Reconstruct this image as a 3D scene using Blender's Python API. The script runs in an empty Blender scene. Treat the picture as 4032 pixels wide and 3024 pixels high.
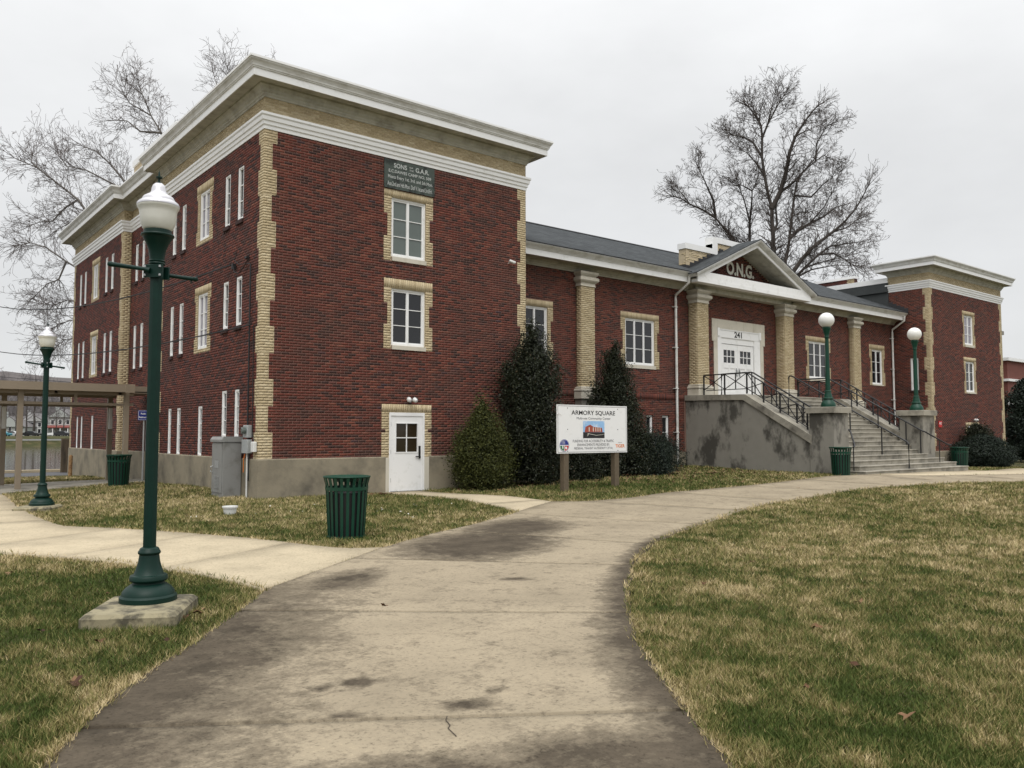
import bpy, math, random
import numpy as np
from mathutils import Vector, Matrix
from mathutils.geometry import delaunay_2d_cdt

scene = bpy.context.scene
COL = scene.collection
rnd = random.Random(7)
rng = np.random.default_rng(11)
R = math.radians

# ------------------------------------------------------------------ camera
CX, CY, CZ = -7.677, -19.189, 1.566
YAW, PITCH = 0.8933107, 0.05997
FWD = Vector((math.cos(YAW)*math.cos(PITCH), math.sin(YAW)*math.cos(PITCH), math.sin(PITCH)))
cam_data = bpy.data.cameras.new('camera')
cam_data.sensor_width = 36.0
cam_data.lens = 36.0*3249.58/4032.0
cam_data.clip_start = 0.05
cam_data.clip_end = 5000
cam = bpy.data.objects.new('camera', cam_data)
COL.objects.link(cam)
cam.location = (CX, CY, CZ)
cam.rotation_euler = FWD.to_track_quat('-Z', 'Y').to_euler()
scene.camera = cam

# ------------------------------------------------------------------ sky, sun, exposure
SUN_EL, SUN_AZ = R(58), R(215)          # azimuth measured clockwise from +Y
world = bpy.data.worlds.new('World')
scene.world = world
world.use_nodes = True
wn, wl = world.node_tree.nodes, world.node_tree.links
wn.clear()
w_out = wn.new('ShaderNodeOutputWorld')
w_mix = wn.new('ShaderNodeMixShader')
w_sky = wn.new('ShaderNodeTexSky')
w_sky.sky_type = 'NISHITA'
w_sky.sun_disc = False
w_sky.sun_elevation = SUN_EL
w_sky.sun_rotation = SUN_AZ
w_bg1 = wn.new('ShaderNodeBackground'); w_bg1.inputs['Strength'].default_value = 0.1
w_bg2 = wn.new('ShaderNodeBackground'); w_bg2.inputs['Strength'].default_value = 1.0
w_tc = wn.new('ShaderNodeTexCoord')
w_sep = wn.new('ShaderNodeSeparateXYZ')
w_pow = wn.new('ShaderNodeMath'); w_pow.operation = 'POWER'; w_pow.inputs[1].default_value = 2.6; w_pow.use_clamp = True
w_grad = wn.new('ShaderNodeMapRange')    # overcast sky: brighter overhead than at the horizon
w_grad.inputs['From Min'].default_value = 0.0
w_grad.inputs['From Max'].default_value = 1.0
w_grad.inputs['To Min'].default_value = 0.815
w_grad.inputs['To Max'].default_value = 2.3
w_map = wn.new('ShaderNodeMapping'); w_map.inputs['Scale'].default_value = (1.2, 1.2, 2.6)
w_noise = wn.new('ShaderNodeTexNoise')
w_noise.inputs['Scale'].default_value = 2.2
w_noise.inputs['Detail'].default_value = 5.0
w_noise.inputs['Roughness'].default_value = 0.55
w_cl = wn.new('ShaderNodeMapRange')
w_cl.inputs['From Min'].default_value = 0.3
w_cl.inputs['From Max'].default_value = 0.7
w_cl.inputs['To Min'].default_value = 0.90
w_cl.inputs['To Max'].default_value = 1.06
w_mul = wn.new('ShaderNodeMath'); w_mul.operation = 'MULTIPLY'
w_col = wn.new('ShaderNodeCombineColor')
w_r = wn.new('ShaderNodeMath'); w_r.operation = 'MULTIPLY'; w_r.inputs[1].default_value = 0.992
w_b = wn.new('ShaderNodeMath'); w_b.operation = 'MULTIPLY'; w_b.inputs[1].default_value = 1.005
wl.new(w_tc.outputs['Generated'], w_sep.inputs[0])
wl.new(w_tc.outputs['Generated'], w_map.inputs['Vector'])
wl.new(w_map.outputs['Vector'], w_noise.inputs['Vector'])
wl.new(w_sep.outputs['Z'], w_pow.inputs[0]); wl.new(w_pow.outputs[0], w_grad.inputs['Value'])
wl.new(w_noise.outputs['Fac'], w_cl.inputs['Value'])
wl.new(w_grad.outputs['Result'], w_mul.inputs[0])
wl.new(w_cl.outputs['Result'], w_mul.inputs[1])
wl.new(w_mul.outputs[0], w_r.inputs[0]); wl.new(w_mul.outputs[0], w_b.inputs[0])
wl.new(w_r.outputs[0], w_col.inputs[0]); wl.new(w_mul.outputs[0], w_col.inputs[1]); wl.new(w_b.outputs[0], w_col.inputs[2])
wl.new(w_col.outputs[0], w_bg2.inputs['Color'])
wl.new(w_sky.outputs['Color'], w_bg1.inputs['Color'])
w_mix.inputs['Fac'].default_value = 0.94
wl.new(w_bg1.outputs[0], w_mix.inputs[1]); wl.new(w_bg2.outputs[0], w_mix.inputs[2])
wl.new(w_mix.outputs[0], w_out.inputs['Surface'])

sun_data = bpy.data.lights.new('sun', 'SUN')
sun_data.energy = 1.5
sun_data.angle = R(35)
sun_data.color = (1.0, 0.965, 0.92)
sun = bpy.data.objects.new('sun', sun_data)
COL.objects.link(sun)
sd = Vector((math.sin(SUN_AZ)*math.cos(SUN_EL), math.cos(SUN_AZ)*math.cos(SUN_EL), math.sin(SUN_EL)))
sun.rotation_euler = (-sd).to_track_quat('-Z', 'Y').to_euler()
sun.location = sd*80

scene.view_settings.view_transform = 'Standard'
scene.view_settings.look = 'None'
scene.view_settings.gamma = 1.0
scene.view_settings.use_curve_mapping = False
scene.view_settings.exposure = 0.0
scene.cycles.use_denoising = True
scene.cycles.max_bounces = 6
scene.cycles.diffuse_bounces = 3
scene.cycles.glossy_bounces = 3
scene.cycles.transmission_bounces = 4
scene.cycles.caustics_reflective = False
scene.cycles.caustics_refractive = False

# ------------------------------------------------------------------ helpers
def link(o, parent=None):
    COL.objects.link(o)
    if parent is not None:
        o.parent = parent
    return o

def tag(o, label=None, cat=None, group=None, kind=None):
    if label: o['label'] = label
    if cat: o['category'] = cat
    if group: o['group'] = group
    if kind: o['kind'] = kind
    return o

def thing(name, label, cat, loc=(0, 0, 0), rz=0.0, group=None):
    o = bpy.data.objects.new(name, None)
    o.empty_display_size = 0.2
    link(o)
    o.location = loc
    o.rotation_euler = (0, 0, rz)
    return tag(o, label, cat, group)

class MB:
    """collects plain geometry for one mesh"""
    def __init__(s): s.v = []; s.f = []; s.m = []
    def quad(s, a, b, c, d, mi=0):
        n = len(s.v); s.v += [a, b, c, d]; s.f.append((n, n+1, n+2, n+3)); s.m.append(mi)
    def poly(s, pts, mi=0):
        n = len(s.v); s.v += list(pts); s.f.append(tuple(range(n, n+len(pts)))); s.m.append(mi)
    def box(s, x0, x1, y0, y1, z0, z1, mi=0):
        n = len(s.v)
        s.v += [(x0,y0,z0),(x1,y0,z0),(x1,y1,z0),(x0,y1,z0),(x0,y0,z1),(x1,y0,z1),(x1,y1,z1),(x0,y1,z1)]
        for q in ((3,2,1,0),(4,5,6,7),(0,1,5,4),(1,2,6,5),(2,3,7,6),(3,0,4,7)):
            s.f.append(tuple(n+i for i in q)); s.m.append(mi)
    def bbox(s, x0, x1, y0, y1, z0, z1, b=0.01, mi=0):
        """box with chamfered vertical and top edges"""
        def ring(x0, x1, y0, y1, z): return [(x0+b,y0,z),(x1-b,y0,z),(x1,y0+b,z),(x1,y1-b,z),(x1-b,y1,z),(x0+b,y1,z),(x0,y1-b,z),(x0,y0+b,z)]
        n = len(s.v)
        s.v += ring(x0,x1,y0,y1,z0)+ring(x0,x1,y0,y1,z1-b)+ring(x0+b,x1-b,y0+b,y1-b,z1)
        for l in (0, 8):
            for i in range(8):
                j = (i+1) % 8
                s.f.append((n+l+i, n+l+j, n+l+8+j, n+l+8+i)); s.m.append(mi)
        s.f.append(tuple(n+16+i for i in range(8))); s.m.append(mi)
        s.f.append(tuple(n+7-i for i in range(8))); s.m.append(mi)
    def prism(s, pts2, axis, a0, a1, mi=0):
        """extrude a polygon. axis 'x': pts are (y,z); 'y': pts are (x,z); 'z': pts are (x,y)"""
        def P(p, a): return (a,p[0],p[1]) if axis == 'x' else ((p[0],a,p[1]) if axis == 'y' else (p[0],p[1],a))
        n = len(s.v); k = len(pts2)
        s.v += [P(p, a0) for p in pts2]+[P(p, a1) for p in pts2]
        s.f.append(tuple(range(n, n+k))); s.f.append(tuple(range(n+2*k-1, n+k-1, -1)))
        s.m += [mi, mi]
        for i in range(k):
            j = (i+1) % k
            s.f.append((n+i, n+k+i, n+k+j, n+j)); s.m.append(mi)
    def tube(s, pts, r, k=8, mi=0, caps=True):
        pts = [Vector(p) for p in pts]
        rs = r if isinstance(r, (list, tuple)) else [r]*len(pts)
        n0 = len(s.v)
        up = Vector((0, 0, 1))
        for i, p in enumerate(pts):
            d = (pts[min(i+1, len(pts)-1)]-pts[max(i-1, 0)]).normalized()
            a = d.cross(up)
            if a.length < 1e-3: a = Vector((1, 0, 0))
            a.normalize(); b = d.cross(a)
            for j in range(k):
                t = 2*math.pi*j/k
                s.v.append(tuple(p+(a*math.cos(t)+b*math.sin(t))*rs[i]))
        for i in range(len(pts)-1):
            for j in range(k):
                j2 = (j+1) % k
                s.f.append((n0+i*k+j, n0+i*k+j2, n0+(i+1)*k+j2, n0+(i+1)*k+j)); s.m.append(mi)
        if caps:
            s.f.append(tuple(n0+j for j in range(k-1, -1, -1))); s.f.append(tuple(n0+(len(pts)-1)*k+j for j in range(k)))
            s.m += [mi, mi]
    def bar(s, a, b, w, mi=0):
        """square bar"""
        a, b = Vector(a), Vector(b)
        d = (b-a).normalized(); x = d.cross(Vector((0, 0, 1)))
        if x.length < 1e-3: x = Vector((1, 0, 0))
        x.normalize(); y = d.cross(x); h = w/2
        n = len(s.v)
        for p in (a, b):
            for sx, sy in ((-1,-1),(1,-1),(1,1),(-1,1)):
                s.v.append(tuple(p+x*h*sx+y*h*sy))
        for q in ((3,2,1,0),(4,5,6,7),(0,1,5,4),(1,2,6,5),(2,3,7,6),(3,0,4,7)):
            s.f.append(tuple(n+i for i in q)); s.m.append(mi)
    def lathe(s, prof, k=24, c=(0, 0), mi=0, flute=0.0):
        n0 = len(s.v)
        for (r, z) in prof:
            for j in range(k):
                t = 2*math.pi*j/k
                rr = r*(1-flute*(j % 2))
                s.v.append((c[0]+rr*math.cos(t), c[1]+rr*math.sin(t), z))
        for i in range(len(prof)-1):
            for j in range(k):
                j2 = (j+1) % k
                s.f.append((n0+i*k+j, n0+i*k+j2, n0+(i+1)*k+j2, n0+(i+1)*k+j)); s.m.append(mi)
        s.f.append(tuple(n0+j for j in range(k-1, -1, -1))); s.f.append(tuple(n0+(len(prof)-1)*k+j for j in range(k)))
        s.m += [mi, mi]
    def sweep(s, path, prof, closed=False, mi=0, ends=True):
        """rectilinear plan path (outside on the right of travel), prof = [(outward offset, z)]"""
        k = len(path); nor = []
        cnt = k if closed else k-1
        for i in range(cnt):
            a, b = path[i], path[(i+1) % k]
            dx, dy = b[0]-a[0], b[1]-a[1]; l = math.hypot(dx, dy)
            nor.append((dy/l, -dx/l))
        n0 = len(s.v); P = len(prof)
        for i in range(k):
            if closed: n1, n2 = nor[i-1], nor[i]
            elif i == 0: n1 = n2 = nor[0]
            elif i == k-1: n1 = n2 = nor[-1]
            else: n1, n2 = nor[i-1], nor[i]
            den = 1+n1[0]*n2[0]+n1[1]*n2[1]
            mx, my = (n1[0]+n2[0])/den, (n1[1]+n2[1])/den
            for (o, z) in prof:
                s.v.append((path[i][0]+mx*o, path[i][1]+my*o, z))
        for i in range(cnt):
            i2 = (i+1) % k
            for j in range(P-1):
                s.f.append((n0+i*P+j, n0+i2*P+j, n0+i2*P+j+1, n0+i*P+j+1)); s.m.append(mi)
        if ends and not closed:
            s.f.append(tuple(n0+j for j in range(P))); s.f.append(tuple(n0+(k-1)*P+j for j in range(P-1, -1, -1)))
            s.m += [mi, mi]
    def build(s, name, mats, parent=None, smooth=False):
        me = bpy.data.meshes.new(name)
        me.from_pydata(s.v, [], s.f)
        if not isinstance(mats, (list, tuple)): mats = [mats]
        for m in mats: me.materials.append(m)
        if len(mats) > 1: me.polygons.foreach_set('material_index', s.m)
        if smooth: me.polygons.foreach_set('use_smooth', [True]*len(me.polygons))
        me.update()
        return link(bpy.data.objects.new(name, me), parent)

def smooth_angle(o, deg=35):
    me = o.data
    me.polygons.foreach_set('use_smooth', [True]*len(me.polygons))
    try: me.set_sharp_from_angle(angle=R(deg))
    except Exception: pass
    return o

def np_mesh(name, verts, faces, mat, parent=None, attrs=None, smooth=False):
    """verts (N,3), faces (M,k) numpy; attrs: {name: per-vertex float array}"""
    me = bpy.data.meshes.new(name)
    nv, (nf, k) = len(verts), faces.shape
    me.vertices.add(nv); me.vertices.foreach_set('co', np.ascontiguousarray(verts, np.float32).ravel())
    me.loops.add(nf*k); me.loops.foreach_set('vertex_index', np.ascontiguousarray(faces, np.int32).ravel())
    me.polygons.add(nf)
    me.polygons.foreach_set('loop_start', np.arange(0, nf*k, k, dtype=np.int32))
    try: me.polygons.foreach_set('loop_total', np.full(nf, k, np.int32))
    except Exception: pass
    if smooth: me.polygons.foreach_set('use_smooth', np.ones(nf, bool))
    me.update(calc_edges=True)
    for an, av in (attrs or {}).items():
        at = me.attributes.new(an, 'FLOAT', 'POINT')
        at.data.foreach_set('value', np.ascontiguousarray(av, np.float32))
    me.materials.append(mat)
    return link(bpy.data.objects.new(name, me), parent)

def text_obj(name, s, mat, parent, width, height, place, bold=0.0):
    """flat lettering; place(u, v) -> 3-D point, u in 0..width, v in 0..height"""
    cu = bpy.data.curves.new(name, 'FONT'); cu.body = s; cu.size = 1.0
    cu.offset = bold
    cu.resolution_u = 3
    tmp = bpy.data.objects.new(name, cu)
    me = bpy.data.meshes.new_from_object(tmp)
    bpy.data.objects.remove(tmp); bpy.data.curves.remove(cu)
    co = np.zeros(len(me.vertices)*3, np.float32); me.vertices.foreach_get('co', co); co = co.reshape(-1, 3)
    lo, hi = co.min(0), co.max(0)
    u = (co[:, 0]-lo[0])/(hi[0]-lo[0])*width
    v = (co[:, 1]-lo[1])/(hi[1]-lo[1])*height
    out = np.array([place(a, b) for a, b in zip(u, v)], np.float32)
    me.vertices.foreach_set('co', out.ravel()); me.name = name; me.materials.clear(); me.materials.append(mat); me.update()
    return link(bpy.data.objects.new(name, me), parent)

def copy_tree(o, parent=None):
    c = o.copy(); link(c, parent)
    for ch in list(o.children): copy_tree(ch, c)
    return c

# ------------------------------------------------------------------ numpy value noise
_perm = rng.random((256, 256))
def vnoise(x, y):
    x = np.asarray(x, float); y = np.asarray(y, float)
    xi, yi = np.floor(x).astype(int), np.floor(y).astype(int)
    fx, fy = x-xi, y-yi
    fx, fy = fx*fx*(3-2*fx), fy*fy*(3-2*fy)
    g = lambda a, b: _perm[a % 256, b % 256]
    return (g(xi, yi)*(1-fx)+g(xi+1, yi)*fx)*(1-fy)+(g(xi, yi+1)*(1-fx)+g(xi+1, yi+1)*fx)*fy
def fbm(x, y, o=4):
    s = 0.0; a = 0.5; t = 0.0
    for i in range(o):
        s = s+a*vnoise(x*2**i+17*i, y*2**i+31*i); t += a; a *= 0.55
    return s/t

# ------------------------------------------------------------------ ground height
_ctl = np.array([(-8,-19,0),(-5,-12,0),(-2,-8,0),(4,-.5,-.02),(0,-.4,.0),(-.3,4,.09),(-.3,8,.02),(-3.7,8.8,-.1),(-.7,11.2,-.03),(0,15,-.13),(0,20.5,-.25),(-4,20,-.25),(-4.6,0,0),
 (6.65,-3.5,.08),(8.5,-3.5,.13),(18,1.7,.3),(18,-3.4,.22),(18.3,-4.8,.2),(22,-5.3,.17),(26,-5.3,.12),(28,-5.4,.05),(36,-1,-.12),(42.4,-.3,-.24),(44.5,0,-.3),(12.4,1.5,.2),(0,-19,0),
 (14,-8,.1),(8.4,-8.5,.04),(6,-6,.03),(17,-8.4,.1),(20,-10,.06),(30,-12,0),(40,-15,-.15),(60,-10,-.4),(60,20,-.5),(-30,0,-.2),(-20,25,-.4),(10,-15,0),(3,-10,0),(-10,-10,0),(60,-40,-.4),(0,-45,0),(-40,-30,0),(9,.5,.12),(5.9,-.9,.04)], float)
def ground_z(x, y):
    x = np.asarray(x, float); y = np.asarray(y, float)
    w = 0.0; s = 0.0
    for cx, cy, cz in _ctl:
        k = 1.0/((x-cx)**2+(y-cy)**2+0.6)**1.7
        w = w+k; s = s+k*cz
    z = s/w
    t = np.clip((y-25.5)/18.0, 0, 1); t = t*t*(3-2*t)          # the bank down to the river
    z = z*(1-t)+(-2.6)*t
    t2 = np.clip((y-196)/16.0, 0, 1); t2 = t2*t2*(3-2*t2)       # and the far bank
    return z*(1-t2)+0.85*t2
def gz(x, y): return float(ground_z(np.array([x]), np.array([y]))[0])

# ------------------------------------------------------------------ materials
def nt(name):
    m = bpy.data.materials.new(name); m.use_nodes = True
    n, l = m.node_tree.nodes, m.node_tree.links
    return m, n, l, n['Principled BSDF']

def ramp(n, stops):
    r = n.new('ShaderNodeValToRGB'); e = r.color_ramp.elements
    while len(e) < len(stops): e.new(0.5)
    for el, (p, c) in zip(e, stops):
        el.position = p; el.color = (*c, 1) if len(c) == 3 else c
    return r

def noise(n, l, scale, detail=4, rough=.55, vec=None, stretch=None):
    t = n.new('ShaderNodeTexNoise'); t.inputs['Scale'].default_value = scale
    t.inputs['Detail'].default_value = detail; t.inputs['Roughness'].default_value = rough
    if vec is None:
        g = n.new('ShaderNodeNewGeometry'); vec = g.outputs['Position']
    if stretch:
        mp = n.new('ShaderNodeMapping'); mp.inputs['Scale'].default_value = stretch
        l.new(vec, mp.inputs['Vector']); vec = mp.outputs['Vector']
    l.new(vec, t.inputs['Vector'])
    return t

def mixc(n, l, fac, a, b, mode='MIX'):
    m = n.new('ShaderNodeMix'); m.data_type = 'RGBA'; m.blend_type = mode
    for s, v in ((0, fac), (6, a), (7, b)):
        if hasattr(v, 'is_linked') or hasattr(v, 'links'): l.new(v, m.inputs[s])
        elif s == 0: m.inputs[0].default_value = v
        else: m.inputs[s].default_value = (*v, 1)
    return m.outputs[2]

def bump(n, l, bsdf, h, strength=.3, dist=.01):
    b = n.new('ShaderNodeBump'); b.inputs['Strength'].default_value = strength; b.inputs['Distance'].default_value = dist
    l.new(h, b.inputs['Height']); l.new(b.outputs['Normal'], bsdf.inputs['Normal'])

def M(name, col, rough=.6, var=.12, scale=6, dirt=None, dscale=2.0, dpos=(.5, .72), bstr=0, bscale=60, metallic=0, stretch=None, spec=.5):
    m, n, l, p = nt(name)
    a = noise(n, l, scale)
    c = mixc(n, l, a.outputs['Fac'], tuple(v*(1-var) for v in col), tuple(min(1, v*(1+var)) for v in col))
    if dirt:
        d = noise(n, l, dscale, 6, .62, stretch=stretch)
        rr = ramp(n, [(dpos[0], (0, 0, 0)), (dpos[1], (1, 1, 1))])
        l.new(d.outputs['Fac'], rr.inputs['Fac'])
        c = mixc(n, l, rr.outputs['Color'], c, dirt)
    l.new(c, p.inputs['Base Color'])
    p.inputs['Roughness'].default_value = rough; p.inputs['Metallic'].default_value = metallic
    p.inputs['Specular IOR Level'].default_value = spec
    if bstr:
        bn = noise(n, l, bscale, 5, .6)
        bump(n, l, p, bn.outputs['Fac'], bstr)
    return m

def brick_mat(name, stops, var, wear, wscale=.6, wpos=(.45, .8)):
    m, n, l, p = nt(name)
    at = n.new('ShaderNodeAttribute'); at.attribute_name = 'tone'
    rr = ramp(n, stops); l.new(at.outputs['Fac'], rr.inputs['Fac'])
    a = noise(n, l, 22, 6, .65)
    lo = mixc(n, l, 1.0, rr.outputs['Color'], (1-var,)*3, 'MULTIPLY')
    hi = mixc(n, l, 1.0, rr.outputs['Color'], (1+var,)*3, 'MULTIPLY')
    c = mixc(n, l, a.outputs['Fac'], lo, hi)
    w = noise(n, l, wscale, 5, .6)
    wr = ramp(n, [(wpos[0], (0, 0, 0)), (wpos[1], (1, 1, 1))]); l.new(w.outputs['Fac'], wr.inputs['Fac'])
    c = mixc(n, l, wr.outputs['Color'], c, wear)
    l.new(c, p.inputs['Base Color'])
    p.inputs['Roughness'].default_value = .82; p.inputs['Specular IOR Level'].default_value = .3
    bn = noise(n, l, 120, 4, .7); bump(n, l, p, bn.outputs['Fac'], .35, .004)
    return m

MAT = {}
MAT['brick'] = brick_mat('red_brick', [(0, (.043,.022,.020)), (.16, (.055,.026,.022)), (.24, (.088,.032,.025)), (.55, (.122,.033,.023)), (.8, (.150,.041,.028)), (.94, (.18,.062,.040)), (1, (.050,.030,.036))], .26, (.070,.034,.027))
MAT['buff'] = brick_mat('buff_brick', [(0, (.42,.335,.20)), (.4, (.49,.395,.245)), (.75, (.53,.435,.275)), (1, (.58,.485,.32))], .10, (.36,.29,.18), 1.3, (.52, .85))
MAT['mortar'] = M('mortar', (.235,.138,.104), .9, .15, 9, dirt=(.165,.088,.066), dscale=1.1)
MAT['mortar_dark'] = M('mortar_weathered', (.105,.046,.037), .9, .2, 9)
MAT['mortar_buff'] = M('mortar_buff', (.50,.41,.275), .9, .15, 9)
MAT['white'] = M('white_paint', (.86,.86,.85), .45, .03, 3, dirt=(.62,.62,.58), dscale=3, dpos=(.55, .85))
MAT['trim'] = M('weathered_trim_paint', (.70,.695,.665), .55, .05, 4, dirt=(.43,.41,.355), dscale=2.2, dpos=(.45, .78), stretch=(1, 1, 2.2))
MAT['trim_grime_shade'] = M('grimy_shaded_trim_paint', (.47,.455,.385), .65, .12, 5, dirt=(.27,.25,.20), dscale=3.2, dpos=(.45, .75))  # grime, with the shade under eaves and mouldings put into the colour
MAT['stone'] = M('limestone', (.60,.56,.47), .7, .07, 3, dirt=(.45,.41,.32), dscale=1.6, bstr=.15, bscale=40)
MAT['found'] = M('foundation_concrete', (.28,.242,.172), .85, .22, 2.5, dirt=(.125,.11,.082), dscale=1.3, dpos=(.44, .72), bstr=.35, bscale=26)
MAT['stairwall'] = M('stucco_concrete', (.255,.24,.205), .85, .16, 3, dirt=(.070,.065,.054), dscale=1.15, dpos=(.50, .60), bstr=.3, bscale=30, stretch=(1.0, 1.0, .6))
MAT['step'] = M('step_concrete', (.33,.305,.25), .85, .18, 4, dirt=(.12,.11,.09), dscale=1.5, dpos=(.46, .70), bstr=.25, bscale=40)
MAT['shingle'] = None
MAT['flash'] = M('tar_flashing', (.028,.028,.03), .5, .2, 8)
MAT['moss'] = M('mossy_concrete', (.30,.262,.165), .9, .3, 5, dirt=(.085,.075,.05), dscale=6, dpos=(.45, .60), bstr=.4, bscale=30)
MAT['slate'] = M('dark_slate_cladding', (.045,.05,.05), .8, .35, 4, bstr=.3, bscale=8)
MAT['iron'] = M('black_iron', (.012,.012,.013), .4, .2, 20)
MAT['green'] = M('green_enamel', (.0035,.046,.026), .42, .14, 12, dirt=(.005,.036,.02), dscale=5, spec=.35)
MAT['green_dark'] = M('green_enamel_lamp', (.002,.021,.0145), .45, .16, 12, dirt=(.003,.027,.019), dscale=6, spec=.25)
MAT['binliner'] = M('bin_liner', (.006,.006,.007), .6, .1, 8)
MAT['alu'] = M('spun_aluminium', (.66,.65,.675), .32, .06, 8, metallic=.55)
MAT['steel'] = M('galvanised_steel', (.42,.43,.43), .42, .15, 12, metallic=.5)
MAT['beige'] = M('beige_steel', (.265,.215,.155), .5, .08, 5)
MAT['cabinet'] = M('grey_cabinet_paint', (.25,.25,.24), .5, .07, 4, dirt=(.17,.165,.15), dscale=3)
MAT['greybox'] = M('grey_box', (.36,.38,.38), .5, .06, 5)
MAT['whitebox'] = M('white_plastic', (.74,.74,.72), .45, .04, 5)
MAT['wood'] = M('weathered_timber', (.125,.095,.060), .8, .3, 14, dirt=(.055,.042,.028), dscale=6, stretch=(1, 1, .15))
MAT['dark'] = M('dark_interior', (.012,.012,.013), .9, .1, 5)
MAT['black'] = M('black_print', (.012,.012,.014), .7, .05, 5)
MAT['signgreen'] = M('faded_green_board', (.060,.078,.066), .75, .25, 9, dirt=(.018,.024,.020), dscale=6, dpos=(.5, .62), stretch=(1, 1, .6))
MAT['signtext'] = M('faded_white_print', (.50,.52,.50), .8, .15, 30)
MAT['cream'] = M('cream_paint', (.66,.64,.55), .6, .06, 8)
MAT['red'] = M('red_enamel', (.55,.02,.02), .4, .05, 8)
MAT['blue'] = M('blue_enamel', (.015,.03,.22), .4, .05, 8)
MAT['orange'] = M('orange_print', (.75,.20,.02), .6, .1, 8)
MAT['rust'] = M('rusty_pipe', (.33,.20,.09), .8, .25, 14, dirt=(.12,.05,.03), dscale=9)
MAT['cable'] = M('black_cable', (.012,.012,.013), .6, .1, 8)
MAT['soil'] = M('soil', (.050,.038,.026), .95, .3, 8, bstr=.4, bscale=30)
MAT['asphalt'] = M('asphalt', (.085,.085,.09), .75, .15, 5, bstr=.3, bscale=60)

def glass_mat(name, col, rough=.04, ior=1.9):
    m, n, l, p = nt(name)
    a = noise(n, l, .9, 2)
    c = mixc(n, l, a.outputs['Fac'], tuple(v*.75 for v in col), tuple(v*1.25 for v in col))
    l.new(c, p.inputs['Base Color']); p.inputs['Roughness'].default_value = rough
    p.inputs['IOR'].default_value = ior
    bn = noise(n, l, 1.6, 1); bump(n, l, p, bn.outputs['Fac'], .02, .02)
    return m
MAT['glass'] = glass_mat('window_glass', (.013,.014,.017), .04, 1.52)
MAT['glass_greygreen'] = glass_mat('grey_green_window_glass', (.115,.14,.128), .12, 1.6)  # grey-green base colour, paler than the plain window glass
MAT['glass_brown'] = glass_mat('brown_door_glass', (.030,.022,.012), .08, 1.45)
MAT['glass_blind'] = glass_mat('glass_over_pale_blind', (.26,.25,.29), .1, 1.6)

m, n, l, p = nt('milky_globe'); MAT['globe'] = m
p.inputs['Base Color'].default_value = (.84,.83,.79,1); p.inputs['Roughness'].default_value = .25
p.inputs['Subsurface Weight'].default_value = .0
gn = noise(n, l, 7, 3); c = mixc(n, l, gn.outputs['Fac'], (.78,.775,.735), (.88,.875,.84)); l.new(c, p.inputs['Base Color'])
m, n, l, p = nt('ribbed_globe'); MAT['acorn'] = m
p.inputs['Roughness'].default_value = .3
gn = noise(n, l, 9, 4); c = mixc(n, l, gn.outputs['Fac'], (.60,.59,.51), (.76,.75,.69)); l.new(c, p.inputs['Base Color'])
wv = n.new('ShaderNodeTexWave'); wv.wave_type = 'BANDS'; wv.bands_direction = 'Z'; wv.inputs['Scale'].default_value = 40
g = n.new('ShaderNodeNewGeometry'); l.new(g.outputs['Position'], wv.inputs['Vector']); bump(n, l, p, wv.outputs['Fac'], .25, .004)

# asphalt shingles: courses up the slope, offset tabs
m, n, l, p = nt('asphalt_shingles'); MAT['shingle'] = m
g = n.new('ShaderNodeNewGeometry')
bt = n.new('ShaderNodeTexBrick'); bt.inputs['Scale'].default_value = 1.0
bt.inputs['Brick Width'].default_value = .32; bt.inputs['Row Height'].default_value = .13; bt.inputs['Mortar Size'].default_value = .006
bt.inputs['Color1'].default_value = (.030,.034,.037,1); bt.inputs['Color2'].default_value = (.062,.068,.071,1); bt.inputs['Mortar'].default_value = (.018,.018,.02,1)
l.new(g.outputs['Position'], bt.inputs['Vector'])
a = noise(n, l, 35, 5, .7); b2 = noise(n, l, .8, 4)
c = mixc(n, l, a.outputs['Fac'], (.6,.6,.6), (1.5,1.5,1.5)); c = mixc(n, l, 1.0, bt.outputs['Color'], c, 'MULTIPLY')
c2 = mixc(n, l, b2.outputs['Fac'], (.75,.77,.78), (1.2,1.2,1.2)); c = mixc(n, l, 1.0, c, c2, 'MULTIPLY')
l.new(c, p.inputs['Base Color']); p.inputs['Roughness'].default_value = .92; p.inputs['Specular IOR Level'].default_value = .25
bump(n, l, p, bt.outputs['Fac'], -.4, .01)

def leaf_mat(name, stops, rough=.5):
    m, n, l, p = nt(name)
    at = n.new('ShaderNodeAttribute'); at.attribute_name = 'tone'
    rr = ramp(n, stops); l.new(at.outputs['Fac'], rr.inputs['Fac'])
    l.new(rr.outputs['Color'], p.inputs['Base Color'])
    p.inputs['Roughness'].default_value = rough; p.inputs['Specular IOR Level'].default_value = .22
    return m
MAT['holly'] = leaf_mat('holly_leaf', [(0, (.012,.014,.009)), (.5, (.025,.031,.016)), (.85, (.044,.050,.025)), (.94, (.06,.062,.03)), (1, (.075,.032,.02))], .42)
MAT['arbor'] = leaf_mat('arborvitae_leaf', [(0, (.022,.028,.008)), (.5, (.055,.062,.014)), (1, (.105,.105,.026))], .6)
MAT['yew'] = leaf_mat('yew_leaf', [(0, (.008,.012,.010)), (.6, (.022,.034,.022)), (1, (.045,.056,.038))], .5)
MAT['bark'] = M('bark', (.060,.050,.043), .9, .3, 5, bstr=.5, bscale=9)
MAT['twig'] = M('twig', (.085,.070,.062), .9, .25, 1.5)
MAT['bark_pale'] = M('pale_bark', (.19,.172,.155), .9, .35, 1.2, dirt=(.09,.075,.065), dscale=1.5)
MAT['twig_pale'] = M('pale_twig', (.20,.175,.168), .9, .25, 1.5)
MAT['twig_far'] = M('far_twig', (.17,.155,.155), .9, .2, .5)
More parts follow.
